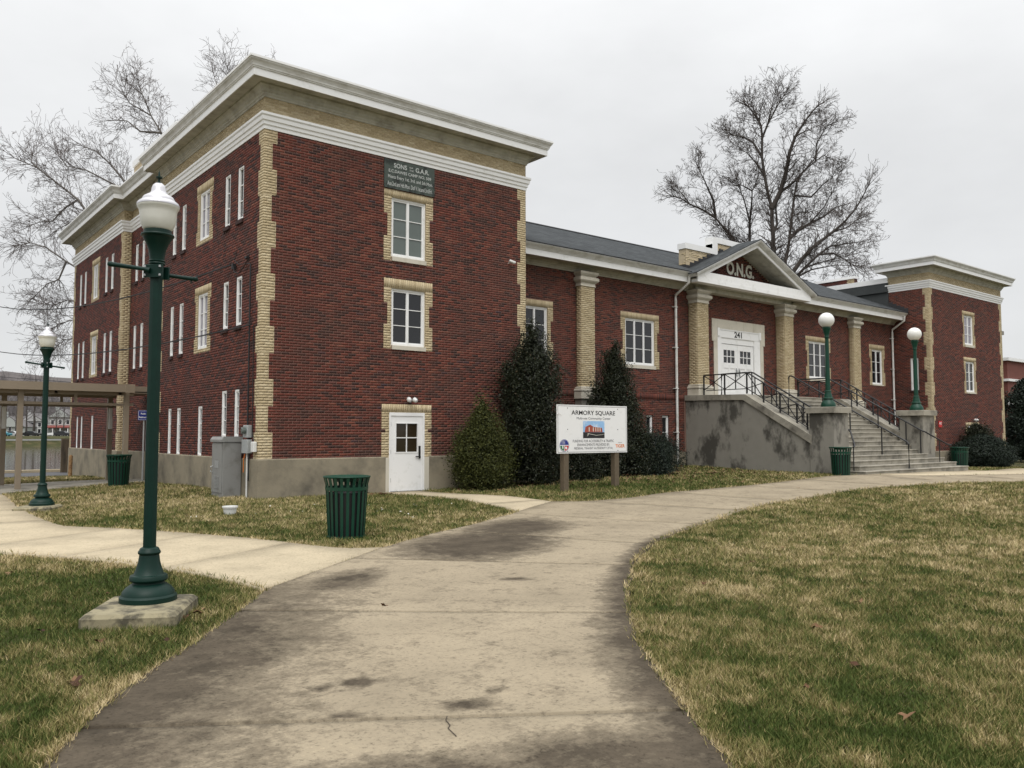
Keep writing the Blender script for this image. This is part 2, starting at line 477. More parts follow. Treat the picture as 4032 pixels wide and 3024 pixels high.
# ================================================================== THE ARMORY
arm = thing('armory_building', 'long red brick armory with buff brick quoins, white cornices and two flat-roofed towers', 'building')

class Pl:
    def __init__(s, k, base): s.k = k; s.b = base
    def p(s, u, z, d): return (u, s.b-d, z) if s.k == 'F' else (s.b-d, u, z)
    def box(s, mb, u0, u1, z0, z1, d0, d1, mi=0):
        if s.k == 'F': mb.box(u0, u1, s.b-d1, s.b-d0, z0, z1, mi)
        else: mb.box(s.b-d1, s.b-d0, u0, u1, z0, z1, mi)
CH, BL, JT = .0677, .2135, .0095
RED, BUFF = [], []          # (plane, u0, u1, z0, z1, d)

def spans(u0, u1, z, holes):
    out = [(u0, u1)]
    for (a, b, c, d) in holes:
        if c < z < d:
            nx = []
            for (s, e) in out:
                if b <= s or a >= e: nx.append((s, e)); continue
                if a > s: nx.append((s, a))
                if b < e: nx.append((b, e))
            out = nx
    return out

def fill(store, pl, u0, u1, z0, z1, holes=(), d=0.0, z_ref=None, u_ref=0.0, soldier=False, clip=None):
    if soldier:
        n = max(1, round((u1-u0)/CH)); w = (u1-u0)/n
        for i in range(n): store.append((pl, u0+i*w+JT*.5, u0+(i+1)*w-JT*.5, z0+.004, z1-.004, d))
        return
    zr = z0 if z_ref is None else z_ref
    k0 = math.floor((z0-zr)/CH+1e-6); k1 = math.ceil((z1-zr)/CH-1e-6)
    for k in range(k0, k1):
        a, b = max(z0, zr+k*CH), min(z1, zr+(k+1)*CH-JT)
        if b-a < .02: continue
        zc = (a+b)/2
        lo, hi = (u0, u1) if clip is None else clip(zc)
        if hi-lo < .05: continue
        for (s, e) in spans(lo, hi, zc, holes):
            ph = u_ref+(.5*BL if k % 2 else 0)
            j = math.floor((s-ph)/BL)
            while ph+j*BL < e:
                q0, q1 = max(s, ph+j*BL), min(e, ph+(j+1)*BL-JT)
                if q1-q0 > .03: store.append((pl, q0, q1, a, b, d))
                j += 1

def quoin(edge, sgn, z0, z1, nar=.215, wid=.335, first=.33, step=.645):
    out = []; z = z1; w = True; h = first
    while z > z0+.01:
        b = max(z0, z-h); ww = wid if w else nar
        out.append((min(edge, edge+sgn*ww), max(edge, edge+sgn*ww), b, z)); z = b; w = not w; h = step
    return out

def surround(u0, u1, z0, z1, top, bot, out=.235, nar=.125, band=.66, sill=True):
    """stepped buff brick jambs round an opening (u0,u1,z0,z1); returns jamb rects and lintel rect"""
    r = []
    for a, b in ((0, 1), (1, 0)):
        def J(w, za, zb): return (u0-w, u0, za, zb) if a == 0 else (u1, u1+w, za, zb)
        mid0, mid1 = bot+band, top-band
        if mid1 > mid0: r += [J(out, bot, mid0), J(nar, mid0, mid1), J(out, mid1, z1)]
        else: r += [J(nar, bot, mid1), J(out, mid1, z1)]
    return r, (u0-out, u1+out, z1, top)

core = MB()                # mortar backing: 0 red mortar, 1 weathered, 2 buff, 3 reveal
def backing(pl, u0, u1, z0, z1, openings, buffs, mi, rec=.14):
    us = sorted({u0, u1, *[v for r in openings+buffs for v in r[:2] if u0 < v < u1]})
    zs = sorted({z0, z1, *[v for r in openings+buffs for v in r[2:] if z0 < v < z1]})
    d = -.0026
    for i in range(len(us)-1):
        for j in range(len(zs)-1):
            uc, zc = (us[i]+us[i+1])/2, (zs[j]+zs[j+1])/2
            ins = lambda rs: any(a < uc < b and c < zc < e for a, b, c, e in rs)
            if ins(openings): continue
            core.quad(pl.p(us[i], zs[j], d), pl.p(us[i+1], zs[j], d), pl.p(us[i+1], zs[j+1], d), pl.p(us[i], zs[j+1], d), 2 if ins(buffs) else mi)
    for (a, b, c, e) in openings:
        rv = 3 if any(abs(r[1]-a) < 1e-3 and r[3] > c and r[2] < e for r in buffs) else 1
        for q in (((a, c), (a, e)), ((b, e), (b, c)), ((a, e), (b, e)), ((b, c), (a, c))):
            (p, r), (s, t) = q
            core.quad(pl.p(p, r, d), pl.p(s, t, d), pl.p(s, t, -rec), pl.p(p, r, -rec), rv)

def wall(pl, u0, u1, z0, z1, openings=(), jambs=(), lintels=(), quoins=(), mi=0, zr=None, ur=0.0, extra=(), qd=.001):
    openings, jambs, lintels, quoins = list(openings), list(jambs), list(lintels), list(quoins)
    buffs = jambs+lintels+quoins
    backing(pl, u0, u1, z0, z1, openings, buffs, mi)
    fill(RED, pl, u0, u1, z0, z1, openings+buffs+list(extra), 0.0, zr, ur)
    for (a, b, c, e) in jambs: fill(BUFF, pl, a, b, c, e, openings, .001, zr, a)
    for (a, b, c, e) in lintels: fill(BUFF, pl, a, b, c+.002, e, (), .001, soldier=True)
    for (a, b, c, e) in quoins: fill(BUFF, pl, a, b, c, e, (), qd, zr, a)

WIN = []
def pane_mesh(pl, a, b, c, e, d, glass, parent):
    q = MB(); pl.box(q, a, b, c, e, d-.004, d)
    return q.build('pane', glass, parent)
def window(pl, u0, u1, z0, z1, cols, rows, glass, rec=.075, fw=.052, sash=.042, mun=.020, sill=None, sill_mat=None, name='window'):
    f = MB()
    d0, d1 = -rec-.05, -rec+.03
    pl.box(f, u0, u0+fw, z0, z1, d0, d1); pl.box(f, u1-fw, u1, z0, z1, d0, d1)
    pl.box(f, u0+fw, u1-fw, z1-fw, z1, d0, d1-.001); pl.box(f, u0+fw, u1-fw, z0, z0+fw*1.15, d0, d1+.012)
    w = (u1-u0-2*fw)/cols
    panes = []
    for i in range(cols):
        a, b = u0+fw+i*w, u0+fw+(i+1)*w
        if i: pl.box(f, a-.018, a+.018, z0+fw*1.15, z1-fw, d0, d1-.004)
        ga, gb = a+sash, b-sash; gc, ge = z0+fw*1.15+sash, z1-fw-sash
        pl.box(f, a, ga, z0+fw, z1-fw, d0+.01, d1-.02); pl.box(f, gb, b, z0+fw, z1-fw, d0+.01, d1-.02)
        pl.box(f, ga, gb, ge, z1-fw, d0+.01, d1-.021); pl.box(f, ga, gb, z0+fw, gc, d0+.01, d1-.021)
        h = (ge-gc)/rows
        for r in range(rows):
            if r: pl.box(f, ga, gb, gc+r*h-mun/2, gc+r*h+mun/2, d0+.012, d1-.028)
            panes.append((ga, gb, gc+r*h+(mun/2 if r else 0), gc+(r+1)*h-(mun/2 if r < rows-1 else 0)))
    o = f.build(name, MAT['white'], arm)
    for (a, b, c, e) in panes:
        pane_mesh(pl, a, b, c, e, -rec-.022, glass, o)
    if sill:
        s = MB(); pl.box(s, sill[0], sill[1], sill[2], sill[3], -.10, sill[4]); s.build('sill', sill_mat, o)
    return o

# ------------------------------------------------------------------ left tower, front
ZB = 9.013
F0, S0, SM = Pl('F', 0.0), Pl('S', 0.0), Pl('S', 0.3)
op_u, op_l, op_d = (3.58, 4.68, 6.34, 7.97), (3.60, 4.68, 3.935, 5.485), (3.563, 4.673, -.4, 2.13)
ju, lu = surround(*op_u, 8.175, 6.225)
jl, ll = surround(*op_l, 5.745, 3.825)
jd, ld = surround(*op_d, 2.352, .93, .23, .115)
jd = [r for r in jd]
sill_u, sill_l = (3.60, 4.69, 6.222, 6.338), (3.62, 4.69, 3.823, 3.933)
qf = quoin(0, 1, .93, ZB)+quoin(8.3, -1, .93, ZB)
wall(F0, 0, 8.3, .93, ZB, [op_u, op_l, op_d], ju+jl+jd, [lu, ll, ld], qf, 0, .93, .10, extra=[sill_u, sill_l])
window(F0, *op_u, 2, 3, MAT['glass_greygreen'], sill=(*sill_u, .03), sill_mat=MAT['stone'])
window(F0, *op_l, 2, 3, MAT['glass'], sill=(*sill_l, .03), sill_mat=MAT['stone'])
# frieze bricks above the band
def frieze(pl, u0, u1):
    backing(pl, u0, u1, 9.40, 9.90, [], [(u0, u1, 9.40, 9.90)], 2)
    fill(BUFF, pl, u0, u1, 9.42, 9.83, (), 0, 9.42, .05)
frieze(F0, 0, 8.3)

# ------------------------------------------------------------------ left tower, side (three bays)
def side_bay(y0, near, ys):
    """one projecting bay of the side wall; ys maps the window scheme"""
    pl = S0
    U, Mw, B = [], [], []
    o = y0
    nar_u = [(1.31, 1.70), (2.25, 2.63), (5.92, 6.28), (6.83, 7.18)]
    nar_m = [(1.30, 1.68), (2.25, 2.62), (5.98, 6.35), (6.91, 7.23)]
    fr = (3.86, 4.66)
    ops, jam, lin, sills = [], [], [], []
    wins = []
    for a, b in nar_u: wins.append((o+a, o+b, 7.05, 8.46, 1))
    zlo = (4.31, 4.31, 3.93, 3.93) if near else (3.9,)*4
    ztop = (5.58, 5.57, 5.48, 5.47) if near else (5.47,)*4
    for (a, b), zl, zt in zip(nar_m, zlo, ztop): wins.append((o+a, o+b, zl, zt, 1))
    if near: bw = [(1.34, 1.65, 1.46, 2.685), (2.22, 2.57, 1.47, 2.685), (4.11, 4.44, .93, 2.33), (6.02, 6.35, .93, 2.325), (6.92, 7.22, .93, 2.325)]
    else: bw = [(1.2, 1.5, .93, 2.30), (3.97, 4.30, .93, 2.30), (5.92, 6.2, .93, 2.30), (6.76, 7.04, .93, 2.30)]
    for a, b, c, e in bw: wins.append((o+a, o+b, c, e, 1))
    for zl, zt, top, bot in ((7.06, 8.45, 8.70, 6.93), (3.945, 5.505, 5.73, 3.835)):
        op = (o+fr[0], o+fr[1], zl, zt); j, li = surround(*op, top, bot, .29, .20, .42)
        # the buff frame closes under the opening too
        wins.append((*op, 2)); jam += j; lin.append(li); jam.append((op[0], op[1], bot, zl))
    ops = [w[:4] for w in wins]
    y1 = y0+8.4
    q = quoin(y0, 1, .93, ZB, .235, .345)+quoin(y1, -1, .93, ZB, .235, .345)
    if near: q = [(max(a, .0115), b, c, e) if a < .01 else (a, b, c, e) for a, b, c, e in q]
    wall(pl, y0, y1, .93, ZB, ops, jam, lin, q, 1, .93, .04)
    for (a, b, c, e, k) in wins:
        g = MAT['glass']
        if k == 1:
            sb = (a-.03, b+.03, c-.10, c-.002, .045) if c > 1.0 else None
            window(pl, a, b, c, e, 1, 3, g, rec=.04, fw=.05, sash=.03, sill=sb, sill_mat=MAT['brick'])
        else: window(pl, a, b, c, e, 2, 3, MAT['glass_blind'] if near else g, rec=.05, fw=.05, sash=.032)
    frieze(pl, y0, y1)
side_bay(0.0, True, None)
side_bay(13.2, False, None)
# recessed middle bay with the side entrance under the canopy
mo = [(11.44, 11.76, 7.06, 8.43), (12.28, 12.64, 7.06, 8.43), (11.44, 11.78, 3.89, 5.48), (12.33, 12.67, 3.89, 5.48), (9.1, 9.45, 7.06, 8.43), (9.1, 9.45, 3.89, 5.48)]
md = (9.75, 10.85, -.4, 2.25)
wall(SM, 8.4, 13.2, .93, ZB, mo+[md], (), (), (), 1, .93, .1)
for w in mo: window(SM, *w, 1, 3, MAT['glass'], rec=.04, fw=.05, sash=.03, sill=(w[0]-.03, w[1]+.03, w[2]-.1, w[2]-.002, .045), sill_mat=MAT['brick'])
frieze(SM, 8.4, 13.2)
FR = Pl('F', 13.2)          # near return of the far bay, all buff brick
wall(FR, .0115, .3, .93, ZB, (), (), (), [(.0115, .3, .93, ZB)], 1, .93)
frieze(FR, .0, .3)

LT = [(0, 21.6), (0, 13.2), (.3, 13.2), (.3, 8.4), (0, 8.4), (0, 0), (8.3, 0), (8.3, 21.6)]
BAND = [(0, 9.012), (.018, 9.014), (.026, 9.10), (.050, 9.118), (.060, 9.20), (.085, 9.218), (.098, 9.31), (.118, 9.335), (.124, 9.345), (.124, 9.402), (-.03, 9.43)]
BED = [(-.03, 9.80), (.030, 9.805), (.036, 9.845), (.060, 9.86), (.066, 9.905), (.10, 9.93), (.115, 9.98), (.16, 10.03), (.19, 10.05), (.195, 10.092)]
SOF = [(.195, 10.092), (.455, 10.092), (.455, 10.078)]
FAS = [(.455, 10.078), (.478, 10.078), (.478, 10.245), (.486, 10.252)]
CRN = [(.486, 10.252), (.505, 10.262), (.505, 10.285), (.520, 10.292), (.528, 10.33), (.555, 10.385), (.588, 10.425), (.596, 10.46)]
CAP = [(.596, 10.46), (.612, 10.462), (.612, 10.515), (.56, 10.525), (-.6, 10.56)]
def cornice(path, name):
    b = MB(); b.sweep(path, BAND, True); b.build('band_course', MAT['white'], arm)
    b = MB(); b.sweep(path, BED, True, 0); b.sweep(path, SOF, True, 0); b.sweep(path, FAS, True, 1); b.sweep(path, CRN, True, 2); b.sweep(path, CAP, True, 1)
    b.build('cornice', [MAT['trim_grime_shade'], MAT['white'], MAT['trim']], arm)
cornice(LT, 'left')
# flat roof, far walls and dark insides
b = MB()
b.poly([(.3, .3, 10.5), (8.0, .3, 10.5), (8.0, 21.3, 10.5), (.6, 21.3, 10.5)])
b.build('flat_roof', MAT['flash'], arm)
b = MB()
b.quad((8.3, 0, -.4), (8.3, 21.6, -.4), (8.3, 21.6, ZB), (8.3, 0, ZB)); b.quad((8.3, 21.6, -.4), (0, 21.6, -.4), (0, 21.6, ZB), (8.3, 21.6, ZB))
b.quad((0, 8.4, -.4), (.3, 8.4, -.4), (.3, 8.4, ZB), (0, 8.4, ZB))
b.quad((8.3, 0, 9.4), (8.3, 21.6, 9.4), (8.3, 21.6, 9.9), (8.3, 0, 9.9)); b.quad((8.3, 21.6, 9.4), (0, 21.6, 9.4), (0, 21.6, 9.9), (8.3, 21.6, 9.9))
b.build('rear_wall', MAT['mortar_dark'], arm)
b = MB(); b.box(.55, 8.0, .25, 21.3, -.4, 10.4); b.box(8.6, 34.9, 2.15, 12.0, -.4, 7.7); b.box(35.35, 43.8, .25, 1.9, -.4, 10.2); b.build('interior_core', MAT['dark'], arm)
# parapet over the middle bay
b = MB(); b.box(.25, .6, 7.9, 13.0, 10.5, 11.4, 0); b.box(.2, .65, 7.85, 13.05, 11.4, 11.62, 1); b.build('roof_parapet', [MAT['mortar_buff'], MAT['white']], arm)

FND = [(-.05, .97), (.0, .955), (.032, .930), (.034, -.6)]
b = MB()
b.sweep(LT[:6]+[(3.45, 0)], FND); b.build('foundation', MAT['found'], arm); b = MB(); b.sweep([(4.82, 0), (8.3, 0), (8.3, 6)], FND)
b.build('foundation', MAT['found'], arm)
b = MB(); b.box(3.452, 3.56, -.022, .1, -.4, .93); b.box(4.676, 4.818, -.022, .1, -.4, .93); b.build('door_jamb', MAT['stone'], arm)

def plain_door(pl, u0, u1, z0, z1, handed=1):
    f = MB(); d0, d1 = -.10, .012
    pl.box(f, u0, u0+.045, z0, z1, d0, d1); pl.box(f, u1-.045, u1, z0, z1, d0, d1); pl.box(f, u0+.045, u1-.045, z1-.09, z1, d0, d1-.002)
    fr = f.build('door_frame', MAT['white'], arm)
    a, b, c, e = u0+.05, u1-.05, z0+.03, z1-.095
    w, h = b-a, e-c
    ga, gb, gc, ge = a+.17*w, a+.83*w, c+.52*h, c+.90*h
    s = MB(); da, db = -.055, -.012
    for r in ((a, ga, c, e), (gb, b, c, e), (ga, gb, c, gc), (ga, gb, ge, e)): pl.box(s, *r, da, db)
    t = .028
    for r in ((ga-t, ga, gc-t, ge+t), (gb, gb+t, gc-t, ge+t), (ga, gb, gc-t, gc), (ga, gb, ge, ge+t)): pl.box(s, *r, db, db+.012)
    um, zm = (ga+gb)/2, (gc+ge)/2
    pl.box(s, um-.013, um+.013, gc, ge, da+.015, db-.002); pl.box(s, ga, um-.013, zm-.013, zm+.013, da+.015, db-.003); pl.box(s, um+.013, gb, zm-.013, zm+.013, da+.015, db-.003)
    door = s.build('door', MAT['white'], arm)
    for (x0, x1) in ((ga, um-.013), (um+.013, gb)):
        for (y0, y1) in ((gc, zm-.013), (zm+.013, ge)): pane_mesh(pl, x0, x1, y0, y1, -.036, MAT['glass_brown'], door)
    hb = MB(); hx = b-.10*w
    pl.box(hb, hx-.028, hx+.028, c+.93, c+1.20, db, db+.022); pl.box(hb, hx-.13, hx+.02, c+.90, c+.925, db+.02, db+.045); pl.box(hb, hx-.02, hx+.02, c+.86, c+.93, db, db+.04)
    hb.build('handle', MAT['iron'], door)
    for hz in (.12, .5, .86):
        q = MB(); pl.box(q, a-.016, a+.012, c+hz*h, c+hz*h+.11, db, db+.014); q.build('hinge', MAT['steel'], door)
    th = MB(); pl.box(th, u0, u1, z0-.03, z0+.02, -.2, .03); th.build('threshold', MAT['steel'], arm)
plain_door(F0, 3.563, 4.673, 0.0, 2.13)
# side entrance leaf in the middle bay
b = MB(); SM.box(b, 9.75, 9.83, 0, 2.25, -.12, -.02); SM.box(b, 10.77, 10.85, 0, 2.25, -.12, -.02); SM.box(b, 9.83, 10.77, 2.14, 2.25, -.12, -.021); SM.box(b, 9.83, 10.77, .03, .35, -.1, -.05); SM.box(b, 10.27, 10.33, .35, 2.14, -.1, -.05)
dr = b.build('door', MAT['alu'], arm)
pane_mesh(SM, 9.83, 10.27, .35, 2.14, -.07, MAT['glass_brown'], dr); pane_mesh(SM, 10.33, 10.77, .35, 2.14, -.07, MAT['glass_brown'], dr)

# ------------------------------------------------------------------ middle wing
YW = 1.88
FW = Pl('F', YW)
w1, w2, w4, w5 = (9.73, 10.835, 4.13, 5.865), (14.665, 16.285, 4.13, 5.87), (26.94, 28.56, 4.13, 5.865), (32.72, 33.79, 4.06, 5.845)
ops, jam, lin, sl = [], [], [], []
for w in (w1, w2, w4, w5):
    j, li = surround(*w, 6.085, 4.005, .25, .14, .68); jam += j; lin.append(li); ops.append(w); sl.append((w[0]+.01, w[1]+.03, 4.002, w[2]))
bas = [(9.93, 10.30, .95, 2.26), (11.0, 11.37, .95, 2.26), (15.76, 16.138, .95, 2.265), (16.676, 17.06, .95, 2.258), (26.3, 26.68, 1.0, 2.2), (28.9, 29.3, 1.0, 2.2)]
dop = (20.12, 23.10, 2.9, 5.90)
band = (8.3, 35.06, 2.85, 3.085)
stone_zone = [(19.765, 23.425, 5.36, 6.29), (19.87, 23.32, 2.9, 5.36)]
pil = [(12.17, 12.835, .0, 7.4), (30.51, 31.17, .0, 7.4), (18.30, 18.99, 2.9, 7.4), (24.31, 25.0, 2.9, 7.4), (17.98, 25.34, -1, 3.05)]
wall(FW, 8.3, 35.06, .84, 7.30, ops+bas+[dop], jam, lin, (), 0, .84, .06, extra=[band]+sl+stone_zone+pil)
for a, b in ((8.3, 12.17), (12.835, 18.0), (25.34, 30.51), (31.17, 35.06)): fill(RED, FW, a, b, 2.85, 3.085, (), .003, soldier=True)
for w, s, c in ((w1, sl[0], 2), (w2, sl[1], 3), (w4, sl[2], 3), (w5, sl[3], 2)): window(FW, *w, c, 3, MAT['glass'], sill=(*s, .03), sill_mat=MAT['stone'])
for w in bas: window(FW, *w, 1, 2, MAT['glass'], rec=.08, fw=.05, sash=.03)
b = MB(); b.sweep([(8.3, YW), (17.99, YW)], [(-.05, .87), (0, .855), (.03, .84), (.03, -.6)]); b.build('foundation', MAT['found'], arm); b = MB(); b.sweep([(25.34, YW), (35.06, YW)], [(-.05, .87), (0, .855), (.03, .84), (.03, -.6)]); b.build('foundation', MAT['found'], arm)

# pilasters and portico columns
def column(x0, x1, d, zb, zt, base_h):
    pl = Pl('F', YW-d); sp = Pl('S', x0)
    b = MB(); b.box(x0+.007, x1, YW-d+.007, YW, zb, zt); sh = b.build('column', MAT['mortar_buff'], arm)
    zs = zb+base_h
    fill(BUFF, pl, x0-.0, x1, zs, zt-.5, (), .0, zs, x0)
    fill(BUFF, sp, YW-d+.0165, YW-.001, zs, zt-.5, (), .0, zs, YW-d+.05)
    c = MB()
    for (o, za, ze) in ((.030, zt-.515, zt-.485), (.018, zt-.485, zt-.385), (.045, zt-.385, zt-.36), (.075, zt-.36, zt-.335), (.105, zt-.335, zt-.31), (.12, zt-.31, zt-.215), (.10, zt-.215, zt-.19), (.035, zt-.19, zt-.15), (.055, zt-.15, zt-.12), (.085, zt-.12, zt-.085), (.11, zt-.085, zt)):
        c.bbox(x0-o, x1+o, YW-d-o, YW, za, ze, .008)
    c.build('capital', MAT['trim_grime_shade'] if False else MAT['stone'], sh)
    p = MB()
    for (o, za, ze) in ((.125, zb, zs-.19), (.115, zs-.19, zs-.175), (.13, zs-.175, zs-.155), (.14, zs-.155, zs-.095), (.125, zs-.095, zs-.075), (.065, zs-.075, zs-.05), (.085, zs-.05, zs-.018), (.03, zs-.018, zs+.004)):
        p.bbox(x0-o, x1+o, YW-d-o, YW, za, ze, .012)
    p.build('column_base', MAT['stone'], sh)
column(12.17, 12.835, .26, 2.78, 7.26, .42); column(30.51, 31.17, .26, 2.78, 7.26, .42)
column(18.30, 18.99, .456, 3.06, 7.26, .44); column(24.31, 25.0, .456, 3.06, 7.26, .44)
b = MB()
for x0, x1 in ((12.10, 12.90), (30.44, 31.24)): b.box(x0, x1, YW-.33, YW, -.4, 2.78)
b.build('pilaster_footing', MAT['stairwall'], arm)

# entablature and gutter of the wing, returning round the portico
ENT = [(-.03, 7.245), (.035, 7.25), (.045, 7.295), (.075, 7.31), (.085, 7.345), (.12, 7.365), (.15, 7.41), (.20, 7.43), (.205, 7.447), (.60, 7.447), (.60, 7.435)]
WFA = [(.60, 7.435), (.628, 7.435), (.628, 7.628), (.640, 7.636)]
GUT = [(.640, 7.636), (.662, 7.642), (.664, 7.662), (.682, 7.672), (.70, 7.70), (.735, 7.735), (.765, 7.77), (.775, 7.792)]
GCP = [(.775, 7.792), (.79, 7.794), (.79, 7.818), (.70, 7.83)]
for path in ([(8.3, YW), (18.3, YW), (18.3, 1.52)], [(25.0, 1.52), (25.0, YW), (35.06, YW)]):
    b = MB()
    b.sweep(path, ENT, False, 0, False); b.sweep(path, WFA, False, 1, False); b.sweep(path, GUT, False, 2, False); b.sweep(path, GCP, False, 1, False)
    b.build('wing_cornice', [MAT['trim_grime_shade'], MAT['white'], MAT['trim']], arm)

# portico beam, flashed ledge, raking cornice, tympanum
b = MB()
b.box(18.3, 25.0, 1.5, YW-.02, 7.25, 7.5, 0)
b.box(17.69, 25.61, .93, 1.5, 7.445, 7.5, 0)
b.prism([(17.68, 7.43), (25.56, 7.43), (25.56, 7.54), (24.83, 7.865), (18.41, 7.865), (17.68, 7.54)], 'y', .892, 1.2, 1)
b.box(17.665, 25.575, .880, .892, 7.43, 7.585, 1)
b.quad((18.41, 1.2, 7.864), (24.83, 1.2, 7.864), (24.6, 1.87, 7.95), (18.6, 1.87, 7.95), 1)
ped = b.build('pediment', [MAT['trim_grime_shade'], MAT['white']], arm)
XC, ZR, SLP = 21.62, 9.605, .4495
def strip(x0, t0, t1, y0, y1, mb, mi=0):
    h = XC-x0
    mb.prism([(x0, ZR-SLP*h-t0), (XC, ZR-t0), (2*XC-x0, ZR-SLP*h-t0), (2*XC-x0, ZR-SLP*h-t1), (XC, ZR-t1), (x0, ZR-SLP*h-t1)], 'y', y0, y1, mi)
b = MB()
strip(17.44, .0, .030, .715, 1.2, b, 1)
for i, (t0, t1, y) in enumerate(((.030, .055, .728), (.055, .085, .742), (.085, .115, .765), (.115, .145, .795), (.145, .165, .822), (.165, .18, .838))): strip(17.46+.02*i, t0, t1, y, 1.2, b, 2)
strip(17.68, .18, .305, .888, .95, b, 1)
strip(17.70, .262, .30, .95, YW-.012, b, 0)
b.build('raking_cornice', [MAT['trim_grime_shade'], MAT['white'], MAT['trim']], ped)
TY = Pl('F', YW)
fill(RED, TY, 18.4, 24.9, 7.95, 9.4, (), 0, .84, .06, clip=lambda z: (XC-max(0, (9.28-z)/SLP), XC+max(0, (9.28-z)/SLP)))
b = MB(); b.poly([(18.3, YW+.007, 7.5), (24.95, YW+.007, 7.5), (XC, YW+.007, 9.29)]); b.build('tympanum', MAT['mortar'], ped)
lt = text_obj('lettering', 'O.N.G.', MAT['cream'], ped, 1.93, .58, lambda u, v: (20.79+u, YW-.03, 8.235+v), .04)
# roofs
b = MB()
strip(17.40, -.035, -.002, .70, 6.2, b, 0)
b.build('portico_roof', MAT['shingle'], arm)
ry, rz_ = 6.85, 10.34
b = MB()
b.prism([(1.07, 7.835), (ry, rz_), (12.6, 7.835), (12.6, 7.80), (ry, rz_-.05), (1.09, 7.80)], 'x', 8.3, 35.06)
b.build('wing_roof', MAT['shingle'], arm)
b = MB(); b.tube([(8.3, ry, rz_+.01), (35.06, ry, rz_+.01)], .045, 6); b.build('ridge_cap', MAT['flash'], arm)
# stepped parapet standing on the front wall behind the portico
b = MB()
prof = [(18.21, 8.05), (25.03, 8.05), (25.03, 8.97), (23.30, 8.97), (23.30, 9.41), (19.94, 9.41), (19.94, 8.97), (18.21, 8.97)]
b.prism(prof, 'y', 1.907, 2.25, 0)
cap = lambda x0, x1, z0, z1: b.box(x0, x1, 1.87, 2.29, z0, z1, 1)
cap(18.17, 20.24, 8.97, 9.195); cap(23.0, 25.07, 8.97, 9.195); cap(19.94, 20.24, 9.1955, 9.47); cap(23.0, 23.30, 9.1955, 9.47); cap(19.94, 23.30, 9.4705, 9.702)
par = b.build('stepped_parapet', [MAT['mortar_buff'], MAT['white']], arm)
PP = Pl('F', 1.907); PS = Pl('S', 18.21)
fill(BUFF, PP, 18.21, 20.2, 8.33, 8.97, (), 0, 8.33, 18.21, clip=lambda z: (18.21, 18.21+(z-8.11)/.40))
fill(BUFF, PP, 20.24, 21.0, 9.06, 9.47, (), 0, 8.33, 18.21, clip=lambda z: (20.24, 20.24+(z-8.96)/.42))
fill(BUFF, PS, 1.924, 2.25, 8.33, 8.97, (), 0, 8.33, 1.907)
b = MB()
for i in range(9):
    x = 18.20+i*.27; b.box(x, x+.28, 1.892-.0015*i, 1.906, 8.05+.118*i, 8.31+.118*i+(.02 if i % 2 else 0))
b.box(18.192, 18.208, 1.90, 2.25, 8.05, 8.32)
b.build('step_flashing', MAT['flash'], arm)

# entrance with stone architrave, boarded head and two leaves
b = MB()
b.bbox(19.765, 20.12, YW-.035, YW+.1, 5.36, 6.29, .006); b.bbox(23.10, 23.425, YW-.035, YW+.1, 5.36, 6.29, .006)
for x0, x1 in ((20.123, 20.9), (20.903, 21.9), (21.903, 22.6), (22.603, 23.097)): b.bbox(x0, x1, YW-.035, YW+.1, 5.905, 6.288, .006)
for x0, x1 in ((19.87, 20.12), (23.10, 23.32)):
    for z0, z1 in ((3.06, 3.62), (3.623, 4.5), (4.503, 5.357)): b.bbox(x0, x1, YW-.03, YW+.1, z0, z1, .006)
b.build('door_architrave', MAT['stone'], arm)
b = MB()
b.box(20.125, 20.40, YW-.012, YW+.15, 3.08, 5.55); b.box(22.68, 23.095, YW-.012, YW+.15, 3.08, 5.55)
b.box(20.125, 23.095, YW-.022, YW+.15, 5.552, 5.90); b.box(20.40, 22.68, YW+.02, YW+.15, 5.31, 5.55)
b.box(20.10, 20.24, YW-.06, YW, 5.60, 5.93); b.box(22.98, 23.12, YW-.06, YW, 5.60, 5.93); b.box(20.24, 22.98, YW-.045, YW-.022, 5.86, 5.90)
hd = b.build('entrance_frame', MAT['white'], arm)
text_obj('house_number', '241', MAT['black'], hd, .52, .25, lambda u, v: (21.26+u, YW-.026, 5.595+v), .03)
FD = Pl('F', YW)
for k, (a, bb) in enumerate(((20.42, 21.535), (21.545, 22.66))):
    s = MB(); da, db = -.10, -.045
    c, e = 3.09, 5.295; w = bb-a
    ga, gb, gc, ge = a+.16*w, bb-.16*w, e-.78, e-.24
    for r in ((a, ga, c, e), (gb, bb, c, e), (ga, gb, c, c+.22), (ga, gb, gc-.22, gc), (ga, gb, ge, e), ((ga+gb)/2-.06, (ga+gb)/2+.06, c+.22, gc-.22)): FD.box(s, *r, da, db)
    FD.box(s, ga, gb, c+.22, gc-.22, da, db-.02)
    for i in (1, 2): FD.box(s, ga+i*(gb-ga)/3-.016, ga+i*(gb-ga)/3+.016, gc, ge, da, db-.004)
    FD.box(s, ga, gb, (gc+ge)/2-.016, (gc+ge)/2+.016, da, db-.005)
    dr = s.build('door', MAT['white'], arm)
    for i in range(3):
        for j in range(2):
            pane_mesh(FD, ga+i*(gb-ga)/3, ga+(i+1)*(gb-ga)/3, gc+j*(ge-gc)/2, gc+(j+1)*(ge-gc)/2, db-.03, MAT['glass'], dr)
    h = MB(); hx = bb-.09 if k == 0 else a+.09
    FD.box(h, hx-.03, hx+.03, c+.92, c+1.22, db, db+.02); FD.box(h, hx-.012, hx+.012, c+.86, c+1.15, db+.02, db+.06); h.build('handle', MAT['steel'], dr)

